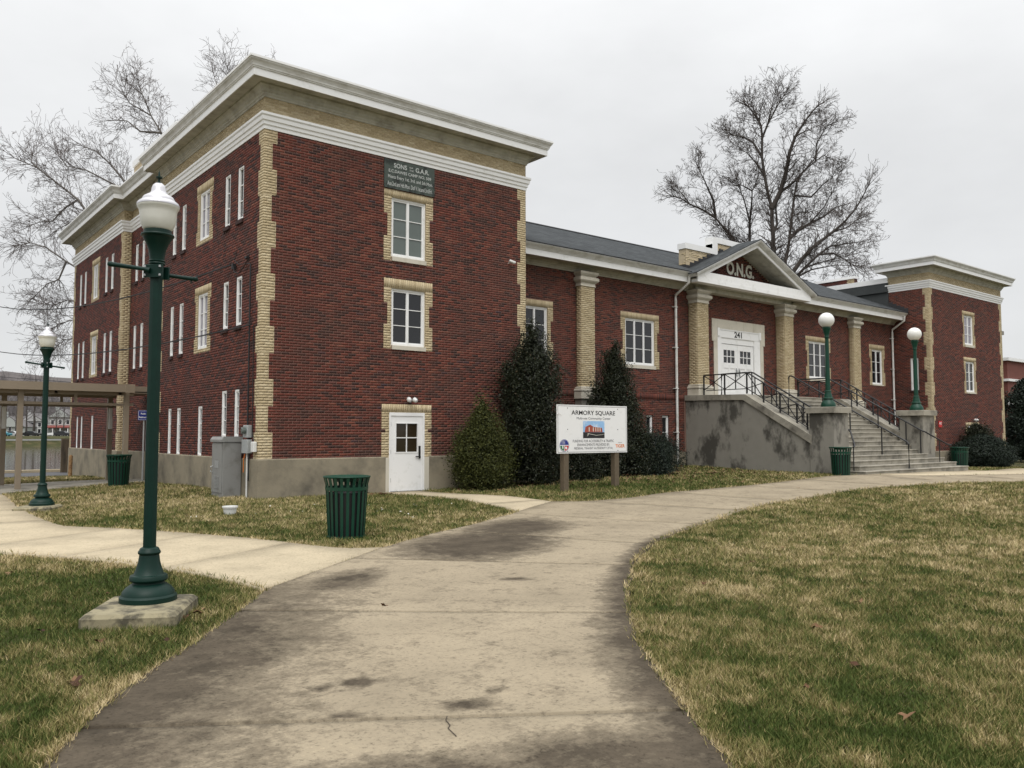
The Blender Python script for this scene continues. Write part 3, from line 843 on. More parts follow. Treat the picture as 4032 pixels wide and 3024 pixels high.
# downspouts
def downspout(x, z0):
    b = MB(); yy = YW-.09
    b.tube([(x+.08, YW-.72, 7.66), (x+.08, YW-.70, 7.40), (x, yy, 6.98), (x, yy, 6.8), (x+.02, yy, z0)], .05, 8)
    o = b.build('downspout', MAT['trim'], arm); smooth_angle(o, 40)
    for z in (6.5, 4.9, 3.3, 1.6):
        q = MB(); q.box(x-.13, x+.07, yy-.055, YW, z, z+.03); q.build('strap', MAT['trim'], o)
downspout(17.43, .42); downspout(34.72, .55)

# ------------------------------------------------------------------ right tower
XR, XE, ZRB = 35.06, 44.05, .66
SR = Pl('S', XR)
r_u, r_l, r_d = (39.08, 40.18, 6.36, 7.965), (39.10, 40.19, 3.80, 5.45), (39.13, 40.28, -.4, 1.95)
ju, lu = surround(*r_u, 8.19, 6.24); jl, ll = surround(*r_l, 5.68, 3.72); jd, ld = surround(*r_d, 2.165, ZRB, .26, .14)
qs = quoin(XR, 1, ZRB, ZB)+quoin(XE, -1, ZRB, ZB, .25, .40)
su, s2 = (39.10, 40.21, 6.237, 6.358), (39.12, 40.22, 3.717, 3.798)
wall(F0, XR, XE, ZRB, ZB, [r_u, r_l, r_d], ju+jl+jd, [lu, ll, ld], qs, 0, .66, .03, extra=[su, s2])
window(F0, *r_u, 2, 3, MAT['glass_blind'], sill=(*su, .03), sill_mat=MAT['stone']); window(F0, *r_l, 2, 3, MAT['glass'], sill=(*s2, .03), sill_mat=MAT['stone'])
plain_door(F0, 39.13, 40.28, -.17, 1.95)
rw = (.64, 1.05, 3.79, 5.45)
wall(SR, 0, 2.1, ZRB, ZB, [rw], (), (), [(max(a, .0115), b, c, e) for a, b, c, e in quoin(0, 1, ZRB, ZB, .22, .34)], 0, .66, .03)
window(SR, *rw, 1, 3, MAT['glass'], rec=.07, fw=.06, sash=.03, sill=(.60, 1.09, 3.69, 3.788, .045), sill_mat=MAT['brick'])
frieze(F0, XR, XE); frieze(SR, 0, 2.1)
RT = [(XR, 0), (XE, 0), (XE, 2.1), (XR, 2.1)]
cornice(RT, 'right')
b = MB(); b.poly([(XR-.2, -.2, 10.5), (XE+.2, -.2, 10.5), (XE+.2, 2.3, 10.5), (XR-.2, 2.3, 10.5)]); b.build('flat_roof', MAT['flash'], arm)
b = MB(); b.quad((XE, 0, -.6), (XE, 2.1, -.6), (XE, 2.1, 10), (XE, 0, 10)); b.quad((XR, 2.1, 7), (XE, 2.1, 7), (XE, 2.1, 10), (XR, 2.1, 10)); b.quad((XE, 2.1, -.6), (XE, 12, -.6), (XE, 12, 8.2), (XE, 2.1, 8.2)); b.quad((XR+.3, 2.1, 8.2), (XE, 2.1, 8.2), (XE, 12, 8.2), (XR+.3, 12, 8.2)); b.build('rear_wall', MAT['mortar_dark'], arm)
b = MB(); b.sweep([(XR, 2.0), (XR, 0), (39.0, 0)], [(-.05, .70), (0, .685), (.03, .66), (.03, -.8)]); b.build('foundation', MAT['found'], arm); b = MB(); b.sweep([(40.42, 0), (XE, 0), (XE, 6)], [(-.05, .70), (0, .685), (.03, .66), (.03, -.8)]); b.build('foundation', MAT['found'], arm)
b = MB(); b.box(XR-.02, XR+.3, 2.1, 6.3, 7.5, 9.54, 0); b.box(XR-.1, XR+.38, 2.1, 6.4, 9.54, 9.80, 1); b.box(XR-.12, XR-.02, 2.1, 6.2, 9.05, 9.5, 0); b.build('roof_parapet', [MAT['slate'], MAT['white']], arm)
b = MB(); b.box(36.0, 36.35, 4.5, 6.9, 9.0, 10.24, 0); b.box(35.95, 36.4, 4.45, 6.95, 10.24, 10.38, 1); b.build('roof_parapet', [MAT['mortar_dark'], MAT['white']], arm)
PB = Pl('S', 36.0); fill(RED, PB, 4.95, 6.9, 9.7, 10.24, (), .004, 9.7, 0); fill(BUFF, PB, 4.5, 4.94, 9.7, 10.24, (), .004, 9.7, 0)
b = MB()
for i in range(5): b.box(XR-.014, XR-.002, 1.08+.2*i, 1.29+.2*i, 7.8+.1*i, 8.08+.1*i)
b.build('step_flashing', MAT['flash'], arm)

# ------------------------------------------------------------------ lay the bricks
def brick_arrays(lst, dback=.012):
    n = len(lst)
    V = np.zeros((n, 8, 3), np.float32)
    tone = np.zeros((n, 8), np.float32)
    jit = rng.normal(0, .0006, n)
    for i, (pl, u0, u1, z0, z1, d) in enumerate(lst):
        df, dk = d+jit[i], d-dback
        ys = ((u0, z0), (u1, z0), (u1, z1), (u0, z1))
        if pl.k == 'F':
            for j, (u, z) in enumerate(ys):
                V[i, j] = (u, pl.b-df, z); V[i, j+4] = (u, pl.b-dk, z)
        else:
            for j, (u, z) in enumerate(ys):
                V[i, j] = (pl.b-df, u, z); V[i, j+4] = (pl.b-dk, u, z)
        tone[i] = 0
    q = np.array([(0, 1, 2, 3), (1, 0, 4, 5), (2, 1, 5, 6), (3, 2, 6, 7), (0, 3, 7, 4)])
    Fc = (np.arange(n)[:, None, None]*8+q[None]).reshape(-1, 4)
    return V.reshape(-1, 3), Fc

def lay(store, name, single_name, mat, keep):
    """the bricks that show largest become parts, the rest one mesh"""
    def dist(b):
        x, y, z = b[0].p((b[1]+b[2])/2, (b[3]+b[4])/2, 0)
        return (x-CX)**2+(y-CY)**2+(z-CZ)**2
    near = sorted([i for i, b in enumerate(store) if b[0] is F0 and b[2]-b[1] > .1 and b[1] < 8.3 and (b[4]-b[3]) < .075], key=lambda i: dist(store[i]))[:keep]
    pick = set(near)
    rest = [b for i, b in enumerate(store) if i not in pick]
    V, Fc = brick_arrays(rest)
    np_mesh(name, V, Fc, mat, arm, {'tone': np.repeat(rng.random(len(rest)), 8)})['kind'] = 'stuff'
    cache = {}
    for i in near:
        pl, u0, u1, z0, z1, d = store[i]
        key = (round(u1-u0, 3), round(z1-z0, 3), round(d, 3), rnd.randrange(14))
        if key not in cache:
            V, Fc = brick_arrays([(Pl('F', 0), 0, u1-u0, 0, z1-z0, d)])
            me = np_mesh(single_name, V, Fc, mat, arm, {'tone': np.full(8, rnd.random())})
            cache[key] = me.data; o = me
        else:
            o = link(bpy.data.objects.new(single_name, cache[key]), arm)
        o.location = (u0, 0, z0)
lay(RED, 'brick_courses', 'brick', MAT['brick'], 299)
lay(BUFF, 'buff_brick_courses', 'buff_brick', MAT['buff'], 299)
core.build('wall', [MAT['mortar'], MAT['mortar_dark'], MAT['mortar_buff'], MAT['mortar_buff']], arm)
# ================================================================== GROUND AND PATHS
def inside(px, py, poly):
    px = np.asarray(px); py = np.asarray(py); c = np.zeros(px.shape, bool)
    n = len(poly)
    for i in range(n):
        x0, y0 = poly[i]; x1, y1 = poly[(i+1) % n]
        if y0 == y1: continue
        k = ((y0 > py) != (y1 > py)) & (px < (x1-x0)*(py-y0)/(y1-y0)+x0)
        c ^= k
    return c
def seg_dist(px, py, line, skip=1):
    if skip > 1: line = line[::skip]+[line[-1]]; line = [p for i, p in enumerate(line) if i == 0 or p != line[i-1]]
    d = np.full(np.shape(px), 1e9)
    for (x0, y0), (x1, y1) in zip(line[:-1], line[1:]):
        dx, dy = x1-x0, y1-y0; t = np.clip(((px-x0)*dx+(py-y0)*dy)/(dx*dx+dy*dy), 0, 1)
        d = np.minimum(d, np.hypot(px-x0-t*dx, py-y0-t*dy))
    return d
def chaikin(line, it=2):
    for _ in range(it):
        o = [line[0]]
        for a, b in zip(line[:-1], line[1:]):
            o += [(a[0]*.75+b[0]*.25, a[1]*.75+b[1]*.25), (a[0]*.25+b[0]*.75, a[1]*.25+b[1]*.75)]
        line = o+[line[-1]]
    return line

def rag(line, it):
    """a worn, slightly wandering edge"""
    line = chaikin(line, it); o = [line[0]]
    for a, b in zip(line[:-1], line[1:]):
        L = math.hypot(b[0]-a[0], b[1]-a[1]); k = max(1, int(L/.22)); nx, ny = -(b[1]-a[1])/L, (b[0]-a[0])/L
        for i in range(1, k+1):
            x, y = a[0]+(b[0]-a[0])*i/k, a[1]+(b[1]-a[1])*i/k; w = (float(fbm(x*2.3, y*2.3))-.5)*.10
            o.append((x+nx*w, y+ny*w) if not (b == line[-1] and i == k) else b)
    return o
LEFT_EDGE = rag([(-9.6,-20.5),(-8.2,-17.2),(-6.91,-14.71),(-6.17,-13.54),(-5.57,-12.84),(-4.88,-11.95),(-4.40,-11.24)], 1)
JOIN_A = [(-4.40,-11.24),(-1.96,-9.32)]
EDGE_B = rag([(-1.96,-9.32),(-1.03,-8.68),(.30,-7.99),(1.68,-7.21),(2.62,-6.62)], 1)
EDGE_C = rag([(4.50,-5.45),(5.06,-5.87),(6.45,-5.81),(7.92,-5.6),(9.1,-5.62),(10.77,-5.46),(12.41,-5.33),(15.31,-5.02),(17.1,-5.0),(18.35,-5.3)], 1)
RIGHT_EDGE = rag([(-6.3,-20.5),(-5.2,-18.0),(-4.38,-16.74),(-4.03,-16.24),(-3.58,-15.62),(-3.09,-15.0),(-2.37,-14.19),(-1.23,-13.13),(.01,-12.1),(1.55,-11.08),(3.39,-10.28),(6.14,-9.22),(8.43,-8.55),(9.96,-8.36),(12.38,-8.05),(13.98,-8.0),(15.76,-8.1),(17.46,-8.25),(20.2,-8.9),(24,-9.8),(30,-11),(38,-12)], 1)
MAIN = LEFT_EDGE+JOIN_A[1:]+EDGE_B[1:]+EDGE_C+[(18.4,-5.31),(19.2,-6.3),(23,-7.6),(38,-9.5)]+RIGHT_EDGE[::-1]
SIDE_LOW = chaikin([(-4.41,-11.22),(-4.46,-10.48),(-4.71,-9.42),(-5.26,-7.97),(-6.07,-6.63),(-8,-4.6),(-12,-2)], 1)
SIDE_UP = chaikin([(-4.42,6.19),(-4.6,4),(-4.83,.73),(-4.89,-1.85),(-4.86,-3.44),(-4.79,-3.92),(-4.29,-4.54),(-3.81,-5.46),(-3.37,-6.33),(-2.88,-7.54),(-2.56,-8.85),(-2.3,-9.2),(-1.985,-9.315)], 1)
SIDE = SIDE_LOW+[(-12, 6.0)]+SIDE_UP
DOORP = [(3.15,-.06),(3.60,-1.25),(3.36,-3.71),(2.98,-5.23),(2.65,-6.60),(4.47,-5.46),(4.55,-5.1),(4.59,-3.84),(4.43,-2.2),(4.43,-.06)]
WALK = [(-12,6.05),(-4.43,6.22),(-3.9,7.5),(-3.3,8.15),(-2.52,8.45),(-1.21,8.6),(.26,8.6),(.26,11.4),(-.7,11.5),(-3.76,11.25),(-12,11.2)]
PLAZA = [(18.42,-5.30),(26.2,-5.30),(29,-5.25),(38,-4.4),(38,-9.45),(23,-7.56),(19.23,-6.28)]
PATHS = [MAIN, SIDE, DOORP, WALK, PLAZA]

def concrete(name, base, pale, stain_col):
    m, n, l, p = nt(name)
    at = n.new('ShaderNodeAttribute'); at.attribute_name = 'stain'
    a = noise(n, l, 2.2, 6, .62); b = noise(n, l, 38, 5, .7); c3 = noise(n, l, 3.0, 7, .7)
    col = mixc(n, l, a.outputs['Fac'], base, pale)
    sp = ramp(n, [(.30, (.50,.49,.48)), (.46, (1,1,1)), (.60, (1.02,1.01,1.0)), (.74, (1.35,1.34,1.30))]); l.new(b.outputs['Fac'], sp.inputs['Fac'])
    col = mixc(n, l, 1.0, col, sp.outputs['Color'], 'MULTIPLY')
    mo = noise(n, l, 1.1, 7, .68); mr = ramp(n, [(.42, (0,0,0)), (.72, (.55,.55,.55))]); l.new(mo.outputs['Fac'], mr.inputs['Fac'])
    col = mixc(n, l, mr.outputs['Color'], col, tuple(v*.55 for v in base))
    # stain mask: painted extent broken up by noise
    s1 = noise(n, l, 3.2, 8, .7)
    ad = n.new('ShaderNodeMath'); ad.operation = 'MULTIPLY_ADD'; ad.inputs[1].default_value = 2.0; ad.inputs[2].default_value = -1.0
    l.new(s1.outputs['Fac'], ad.inputs[0])
    s3 = noise(n, l, 15, 5, .7); ad3 = n.new('ShaderNodeMath'); ad3.operation = 'MULTIPLY_ADD'; ad3.inputs[1].default_value = 1.7; ad3.inputs[2].default_value = -.85; l.new(s3.outputs['Fac'], ad3.inputs[0])
    ad4 = n.new('ShaderNodeMath'); ad4.operation = 'ADD'; l.new(ad.outputs[0], ad4.inputs[0]); l.new(ad3.outputs[0], ad4.inputs[1])
    sm = n.new('ShaderNodeMath'); sm.operation = 'ADD'; l.new(at.outputs['Fac'], sm.inputs[0]); l.new(ad4.outputs[0], sm.inputs[1])
    sc6 = n.new('ShaderNodeMath'); sc6.operation = 'MULTIPLY'; sc6.inputs[1].default_value = .74; l.new(sm.outputs[0], sc6.inputs[0])
    rr = ramp(n, [(.08, (0,0,0)), (.40, (.48,.48,.48)), (.95, (.93,.93,.93))]); l.new(sc6.outputs[0], rr.inputs['Fac'])
    c4 = ramp(n, [(.36, (0,0,0)), (.66, (1,1,1))]); l.new(c3.outputs['Fac'], c4.inputs['Fac'])
    sc = mixc(n, l, c4.outputs['Color'], stain_col, tuple(v*2.4 for v in stain_col))
    sc = mixc(n, l, 1.0, sc, sp.outputs['Color'], 'MULTIPLY')
    col = mixc(n, l, rr.outputs['Color'], col, sc)
    # small dark spots
    s2 = noise(n, l, 5.5, 4, .5); r2 = ramp(n, [(.66, (0,0,0)), (.74, (.55,.55,.55))]); l.new(s2.outputs['Fac'], r2.inputs['Fac'])
    col = mixc(n, l, r2.outputs['Color'], col, tuple(v*1.4 for v in stain_col))
    l.new(col, p.inputs['Base Color'])
    p.inputs['Roughness'].default_value = .88; p.inputs['Specular IOR Level'].default_value = .1
    bump(n, l, p, b.outputs['Fac'], .35, .006)
    return m
MAT['path'] = concrete('old_path_concrete', (.285,.238,.168), (.415,.350,.252), (.041,.033,.024))
MAT['path_new'] = concrete('newer_path_concrete', (.48,.405,.285), (.555,.475,.335), (.26,.215,.15))

def clip_poly(poly, a, b, keep_left):
    """cut a polygon by the line a-b"""
    nx, ny = -(b[1]-a[1]), b[0]-a[0]
    l = math.hypot(nx, ny); nx, ny = nx/l, ny/l
    s = 1 if keep_left else -1
    f = lambda p: s*((p[0]-a[0])*nx+(p[1]-a[1])*ny)
    out = []
    for p, q in zip(poly, poly[1:]+poly[:1]):
        fp, fq = f(p), f(q)
        if fp >= 0: out.append(p)
        if (fp > 0 > fq) or (fp < 0 < fq):
            t = fp/(fp-fq); out.append((p[0]+t*(q[0]-p[0]), p[1]+t*(q[1]-p[1])))
    return out

def shift(a, b, d):
    nx, ny = -(b[1]-a[1]), b[0]-a[0]; l = math.hypot(nx, ny)
    return (a[0]+nx/l*d, a[1]+ny/l*d), (b[0]+nx/l*d, b[1]+ny/l*d)

def stain_main(x, y):
    s = np.zeros_like(x)
    dr = seg_dist(x, y, RIGHT_EDGE, 3); dl = seg_dist(x, y, LEFT_EDGE, 3)
    rc = np.hypot(x-CX, y-CY)
    k = np.clip(1.15-dr/(.42*np.clip(1.25-.06*rc, .25, 1)), 0, 1)*np.clip((15.5-rc)/4, 0, 1)      # wet dirt along the right edge
    s = np.maximum(s, k*1.45)
    s = np.maximum(s, np.clip(1.12-dl/1.15, 0, 1)*np.clip((10.5-rc)/4, 0, 1)*1.45)                     # left edge, near
    blob = lambda cx, cy, rx, ry, a, w: w*np.clip(1.5-1.5*np.hypot(((x-cx)*math.cos(a)+(y-cy)*math.sin(a))/rx, (-(x-cx)*math.sin(a)+(y-cy)*math.cos(a))/ry), 0, 1)
    (ja, jb) = JOINTS[3]; past = ((x-ja[0])*-(jb[1]-ja[1])+(y-ja[1])*(jb[0]-ja[0])) > 0      # the two grimy slabs stop at a joint
    s = np.maximum(s, past*blob(-.75, -9.9, 2.1, 1.25, .6, 1.6)); s = np.maximum(s, past*blob(.9, -8.7, 1.8, 1.0, .55, 1.4)); s = np.maximum(s, blob(-3.55, -11.3, .9, .45, .7, 1.2))
    s = np.maximum(s, blob(-4.7, -16.5, 1.1, .55, -.55, 1.35)); s = np.maximum(s, blob(-5.6, -16.0, 1.0, .35, -.6, .95))
    s = np.maximum(s, blob(-5.7, -13.5, 1.3, .7, .9, 1.2)); s = np.maximum(s, blob(-5.0, -12.6, .6, .4, .9, .6))
    for (cx, cy, rx) in SPOTS: s = np.maximum(s, blob(cx, cy, rx, rx*.55, -.6, 1.5))
    return s+.16*fbm(x*.9, y*.9)
def stain_low(x, y): return .12*fbm(x*.5, y*.5)

def slab(poly, mat, parent, stain, step, lift=.035, thick=.12, name='slab'):
    if len(poly) < 3: return
    P = []
    for p, q in zip(poly, poly[1:]+poly[:1]):
        L = math.hypot(q[0]-p[0], q[1]-p[1]); k = max(1, int(L/max(step, .25)))
        for i in range(k): P.append((p[0]+(q[0]-p[0])*i/k, p[1]+(q[1]-p[1])*i/k))
    nb = len(P)
    xs = [p[0] for p in P]; ys = [p[1] for p in P]
    gx, gy = np.meshgrid(np.arange(min(xs), max(xs), step), np.arange(min(ys), max(ys), step))
    gx = gx.ravel()+rng.normal(0, step*.08, gx.size); gy = gy.ravel()+rng.normal(0, step*.08, gy.size)
    ok = inside(gx, gy, P) & (seg_dist(gx, gy, P+P[:1]) > step*.35)
    pts = P+list(zip(gx[ok].tolist(), gy[ok].tolist()))
    res = delaunay_2d_cdt([Vector(p) for p in pts], [], [list(range(nb))], 1, 1e-5)
    v2 = np.array([(v.x, v.y) for v in res[0]]); fs = [f for f in res[2]]
    z = ground_z(v2[:, 0], v2[:, 1])+lift
    V = np.column_stack([v2, z]); n = len(V)
    # skirt
    edges = {}
    for f in fs:
        for a, b in zip(f, f[1:]+f[:1]): edges[(a, b)] = 1
    bd = [(a, b) for (a, b) in edges if (b, a) not in edges]
    used = sorted({a for e in bd for a in e}); mp = {a: n+i for i, a in enumerate(used)}
    low = V[used].copy(); low[:, 2] -= thick
    V = np.vstack([V, low])
    tri = [tuple(f[:3]) for f in fs if len(f) == 3]
    for a, b in bd: tri += [(b, a, mp[a]), (b, mp[a], mp[b])]
    return np_mesh(name, V, np.array(tri, np.int32), mat, parent, {'stain': np.append(stain(v2[:, 0], v2[:, 1]), np.zeros(len(used)))})

def path_thing(name):
    o = bpy.data.objects.new(name, None); link(o); o['kind'] = 'structure'; return o
JOINTS = [((-8.6,-17.2),(-4.6,-18.9)), ((-6.658,-14.363),(-3.997,-16.147)), ((-4.893,-12.104),(-2.419,-14.226)), ((-2.713,-10.014),(-.524,-12.481)), ((-.228,-8.22),(1.077,-11.334)), ((2.355,-6.988),(3.408,-9.67)), ((5.2,-5.8),(6.1,-9.3)), ((8.4,-5.5),(8.9,-8.6)), ((11.6,-5.2),(12.0,-8.2)), ((15.0,-4.9),(15.3,-8.2)), ((18.0,-5.0),(18.3,-8.5)), ((21.3,-5),(21.3,-9.5)), ((25,-5),(25,-10.5))]
g = .022
SPOTS = [(-2.14,-12.34,.20),(-5.17,-14.55,.17),(-5.50,-15.08,.14),(-4.90,-15.30,.20),(-5.42,-14.5,.08),(-4.6,-15.2,.10)]
pt_main = path_thing('footpath')
rest = MAIN
jm = MB()
for (a, b) in JOINTS:
    L = math.hypot(b[0]-a[0], b[1]-a[1]); ux, uy = (b[0]-a[0])/L, (b[1]-a[1])/L
    kn = max(1, int(L/.5))
    for k in range(kn):
        p0 = (a[0]+ux*L*k/kn, a[1]+uy*L*k/kn); p1 = (a[0]+ux*L*(k+1)/kn, a[1]+uy*L*(k+1)/kn); z0, z1 = gz(*p0)+.018, gz(*p1)+.018
        jm.quad((p0[0]-uy*.03, p0[1]+ux*.02, z0), (p0[0]+uy*.03, p0[1]-ux*.02, z0), (p1[0]+uy*.03, p1[1]-ux*.02, z1), (p1[0]-uy*.03, p1[1]+ux*.02, z1))
jm.build('joint_filler', MAT['soil'], pt_main)['kind'] = 'stuff'
for i, (a, b) in enumerate(JOINTS):
    a2, b2 = shift(a, b, g); a3, b3 = shift(a, b, -g)
    # left of travel a->b is ahead along the path
    ahead = clip_poly(rest, a2, b2, True); behind = clip_poly(rest, a3, b3, False)
    slab(behind, MAT['path'], pt_main, stain_main, .085 if i < 4 else .13 if i < 6 else .5)
    rest = ahead
slab(rest, MAT['path'], pt_main, stain_main, .6)
def simple_path(name, poly, cuts, mat, step=.6):
    t = path_thing(name); cur = poly
    for a, b in cuts:
        a2, b2 = shift(a, b, .006); a3, b3 = shift(a, b, -.006)
        slab(clip_poly(cur, a3, b3, False), mat, t, stain_low, step); cur = clip_poly(cur, a2, b2, True)
    slab(cur, mat, t, stain_low, step)
    return t
simple_path('side_footpath', SIDE, [((-4.9,-9.3),(-2.6,-8.0)), ((-5.6,-7.6),(-3.3,-6.2)), ((-6.4,-6.0),(-4.0,-4.6)), ((-8,-2.5),(-4.5,-2.5)), ((-8,0.2),(-4.5,.2)), ((-8,3),(-4,3))], MAT['path_new'])
simple_path('door_footpath', DOORP[::-1], [((2.6,-5.0),(5,-5.0))][::-1], MAT['path_new'])
simple_path('canopy_footpath', WALK, [], MAT['step'])
simple_path('stair_apron', PLAZA[::-1], [], MAT['path_new'], 1.0)

# bare soil and turf under the blades
m, n, l, p = nt('turf'); MAT['turf'] = m
a = noise(n, l, .55, 5, .6); b = noise(n, l, 5, 6, .7); c = noise(n, l, 45, 4, .7)
r1 = ramp(n, [(.36, (.036,.046,.016)), (.5, (.075,.072,.030)), (.64, (.15,.115,.062))]); l.new(a.outputs['Fac'], r1.inputs['Fac'])
r2 = ramp(n, [(.3, (.030,.042,.014)), (.52, (.062,.065,.026)), (.75, (.17,.135,.075))]); l.new(b.outputs['Fac'], r2.inputs['Fac'])
col = mixc(n, l, .5, r1.outputs['Color'], r2.outputs['Color'])
r3 = ramp(n, [(.3, (.35,.35,.35)), (.7, (1.35,1.35,1.3))]); l.new(c.outputs['Fac'], r3.inputs['Fac'])
col = mixc(n, l, 1.0, col, r3.outputs['Color'], 'MULTIPLY')
l.new(col, p.inputs['Base Color']); p.inputs['Roughness'].default_value = .95; p.inputs['Specular IOR Level'].default_value = .15
bump(n, l, p, c.outputs['Fac'], .8, .03)

def grid_axis(pts): 
    out = []
    for a, b, s in pts: out += list(np.arange(a, b, s))
    return np.array(out+[pts[-1][1]])
gxs = grid_axis([(-900,-200,100),(-200,-60,20),(-60,-14,4),(-14,48,.8),(48,90,5),(90,300,30),(300,1500,150)])
gys = grid_axis([(-600,-60,60),(-60,-22,4),(-22,46,.8),(46,190,12),(190,220,2.5),(220,400,30),(400,1500,150)])
GX, GY = np.meshgrid(gxs, gys)
GZ = ground_z(GX.ravel(), GY.ravel())
V = np.column_stack([GX.ravel(), GY.ravel(), GZ])
nx, ny = len(gxs), len(gys)
I, Jx = np.meshgrid(np.arange(nx-1), np.arange(ny-1)); base = (Jx*nx+I).ravel()
ground = np_mesh('ground', V, np.column_stack([base, base+1, base+nx+1, base+nx]), MAT['turf'], None, smooth=True)
ground['kind'] = 'structure'

# asphalt lot and kerb beyond the canopy, river, far bank
def drape(name, poly, mat, lift, step=1.5):
    t = slab(poly, mat, None, stain_low, step, lift, .05, name); t['kind'] = 'structure'; return t
drape('asphalt_lane', [(-30,19.9),(-.3,20.3),(9,21.9),(30,22.2),(30,24.4),(-30,24.2)], MAT['asphalt'], .012)
b = MB()
for i in range(24):
    x = -30+2.2*i; b.bbox(x, x+2.19, 24.25, 24.45, gz(x+1, 24.3)-.1, gz(x+1, 24.3)+.14, .02)
kb = b.build('kerb', MAT['path_new']); kb['kind'] = 'structure'
m, n, l, p = nt('river_water'); MAT['water'] = m
a = noise(n, l, .06, 3); c = mixc(n, l, a.outputs['Fac'], (.052,.040,.034), (.085,.068,.060)); l.new(c, p.inputs['Base Color'])
p.inputs['Roughness'].default_value = .07; p.inputs['IOR'].default_value = 1.33
w1n = noise(n, l, .8, 4, .6, stretch=(.35, 1.6, 1)); bump(n, l, p, w1n.outputs['Fac'], .16, .06)
b = MB(); b.quad((-500, 34, -1.5), (700, 34, -1.5), (700, 207, -1.5), (-500, 207, -1.5)); wt = b.build('river', MAT['water']); wt['kind'] = 'structure'

# ------------------------------------------------------------------ entrance staircase
st = thing('entrance_staircase', 'broad concrete entrance staircase with sloping stuccoed cheek walls leading to the white double doors', 'staircase', (21.6, -4.9, gz(21.6, -5)))
inv = Matrix.Translation(Vector((-21.6, 4.9, -gz(21.6, -5))))
def fin(o):           # parts were built in world coordinates
    o.matrix_parent_inverse = inv; return o
Z0 = .165
b0 = {0: (18.35, 26.1), 1: (18.5, 25.75), 2: (18.6, 25.36)}
for k in range(18):
    x0, x1 = b0.get(k, (18.75, 24.6)); y0 = -5.3+.28*k; zt = Z0+.16*(k+1)
    q = MB(); y1 = y0+.62 if k < 17 else .3
    q.bbox(x0, x1, y0, y1, zt-.42 if k else -.3, zt-.035, .004); q.bbox(x0-.015, x1+.015, y0-.022, y1, zt-.034, zt, .010)
    fin(q.build('step', MAT['step'], st))
q = MB(); q.box(18.3, 25.0, .3, YW-.04, 2.7, 3.05); fin(q.build('landing', MAT['step'], st))
for sx in (0, 1):
    xa, xb = (18.0, 18.74) if sx == 0 else (24.60, 25.34)
    q = MB()
    q.prism([(YW-.02, -.5), (YW-.02, 2.86), (-.86, 2.82), (-3.55, 1.23), (-3.55, -.5)], 'x', xa+.05, xb-.05, 0)
    fin(q.build('cheek_wall', MAT['stairwall'], st))
    q = MB()
    q.prism([(YW-.01, 2.862), (YW-.01, 3.07), (-.92, 3.01), (-3.58, 1.50), (-3.58, 1.215), (-.84, 2.805)], 'x', xa, xb, 0)
    fin(q.build('coping', MAT['step'], st))
    pa, pb = (18.02, 18.94) if sx == 0 else (24.40, 25.35)
    q = MB(); q.bbox(pa, pb, -4.42, -3.5, -.5, 2.262, .02); pd = fin(q.build('pedestal', MAT['stairwall'], st))
    q = MB(); q.bbox(pa-.085, pb+.085, -4.505, -3.415, 2.26, 2.465, .015)
    cp = q.build('pedestal_cap', MAT['step'], pd); 

# ------------------------------------------------------------------ railings (each one a thing)
def guard(name, x, label):
    """lattice guard of crossed bars standing on the coping"""
    t = thing(name, label, 'railing', (x, -1.0, 3.0)); iv = Matrix.Translation(Vector((-x, 1.0, -3.0)))
    top = lambda y: 3.835 if y > -.78 else 3.835-(-.78-y)*.592
    ps = [1.22, .24, -.76, -1.47, -2.15, -2.82]
    f = lambda o: setattr(o, 'matrix_parent_inverse', iv)
    bt = lambda y: top(y)-.60
    q = MB(); q.tube([(x, 1.22, top(1.22)), (x, -.78, top(-.78)), (x, -3.25, top(-3.25))], .026, 6); f(q.build('top_rail', MAT['iron'], t))
    q = MB(); q.tube([(x, 1.1, bt(1.22)), (x, -.78, bt(-.78)), (x, -3.25, bt(-3.25))], .018, 6); f(q.build('bottom_rail', MAT['iron'], t))
    ys = ps+[-3.22]
    for i, y in enumerate(ys):
        low = 3.06 if y > -.9 else 3.0-(-.9-y)*.568
        q = MB(); q.bar((x, y, low-.01), (x, y, top(y)), .046); f(q.build('post', MAT['iron'], t))
        if i < len(ys)-1:
            y2 = ys[i+1]; ym = (y+y2)/2
            q = MB(); q.bar((x, ym, bt(ym)), (x, ym, top(ym)), .03); f(q.build('baluster', MAT['iron'], t))
            for (u, v) in ((y, y2), (y2, y)):
                q = MB(); q.bar((x+(.009 if u > v else -.009), u, top(u)-.01), (x+(.009 if u > v else -.009), v, bt(v)+.01), .026); f(q.build('cross_bar', MAT['iron'], t))
    return t
guard('stair_railing', 18.38, 'black iron railing with crossed bars on the coping beside the downspout')
guard('stair_railing', 24.98, 'black iron railing with crossed bars on the coping facing the right tower')
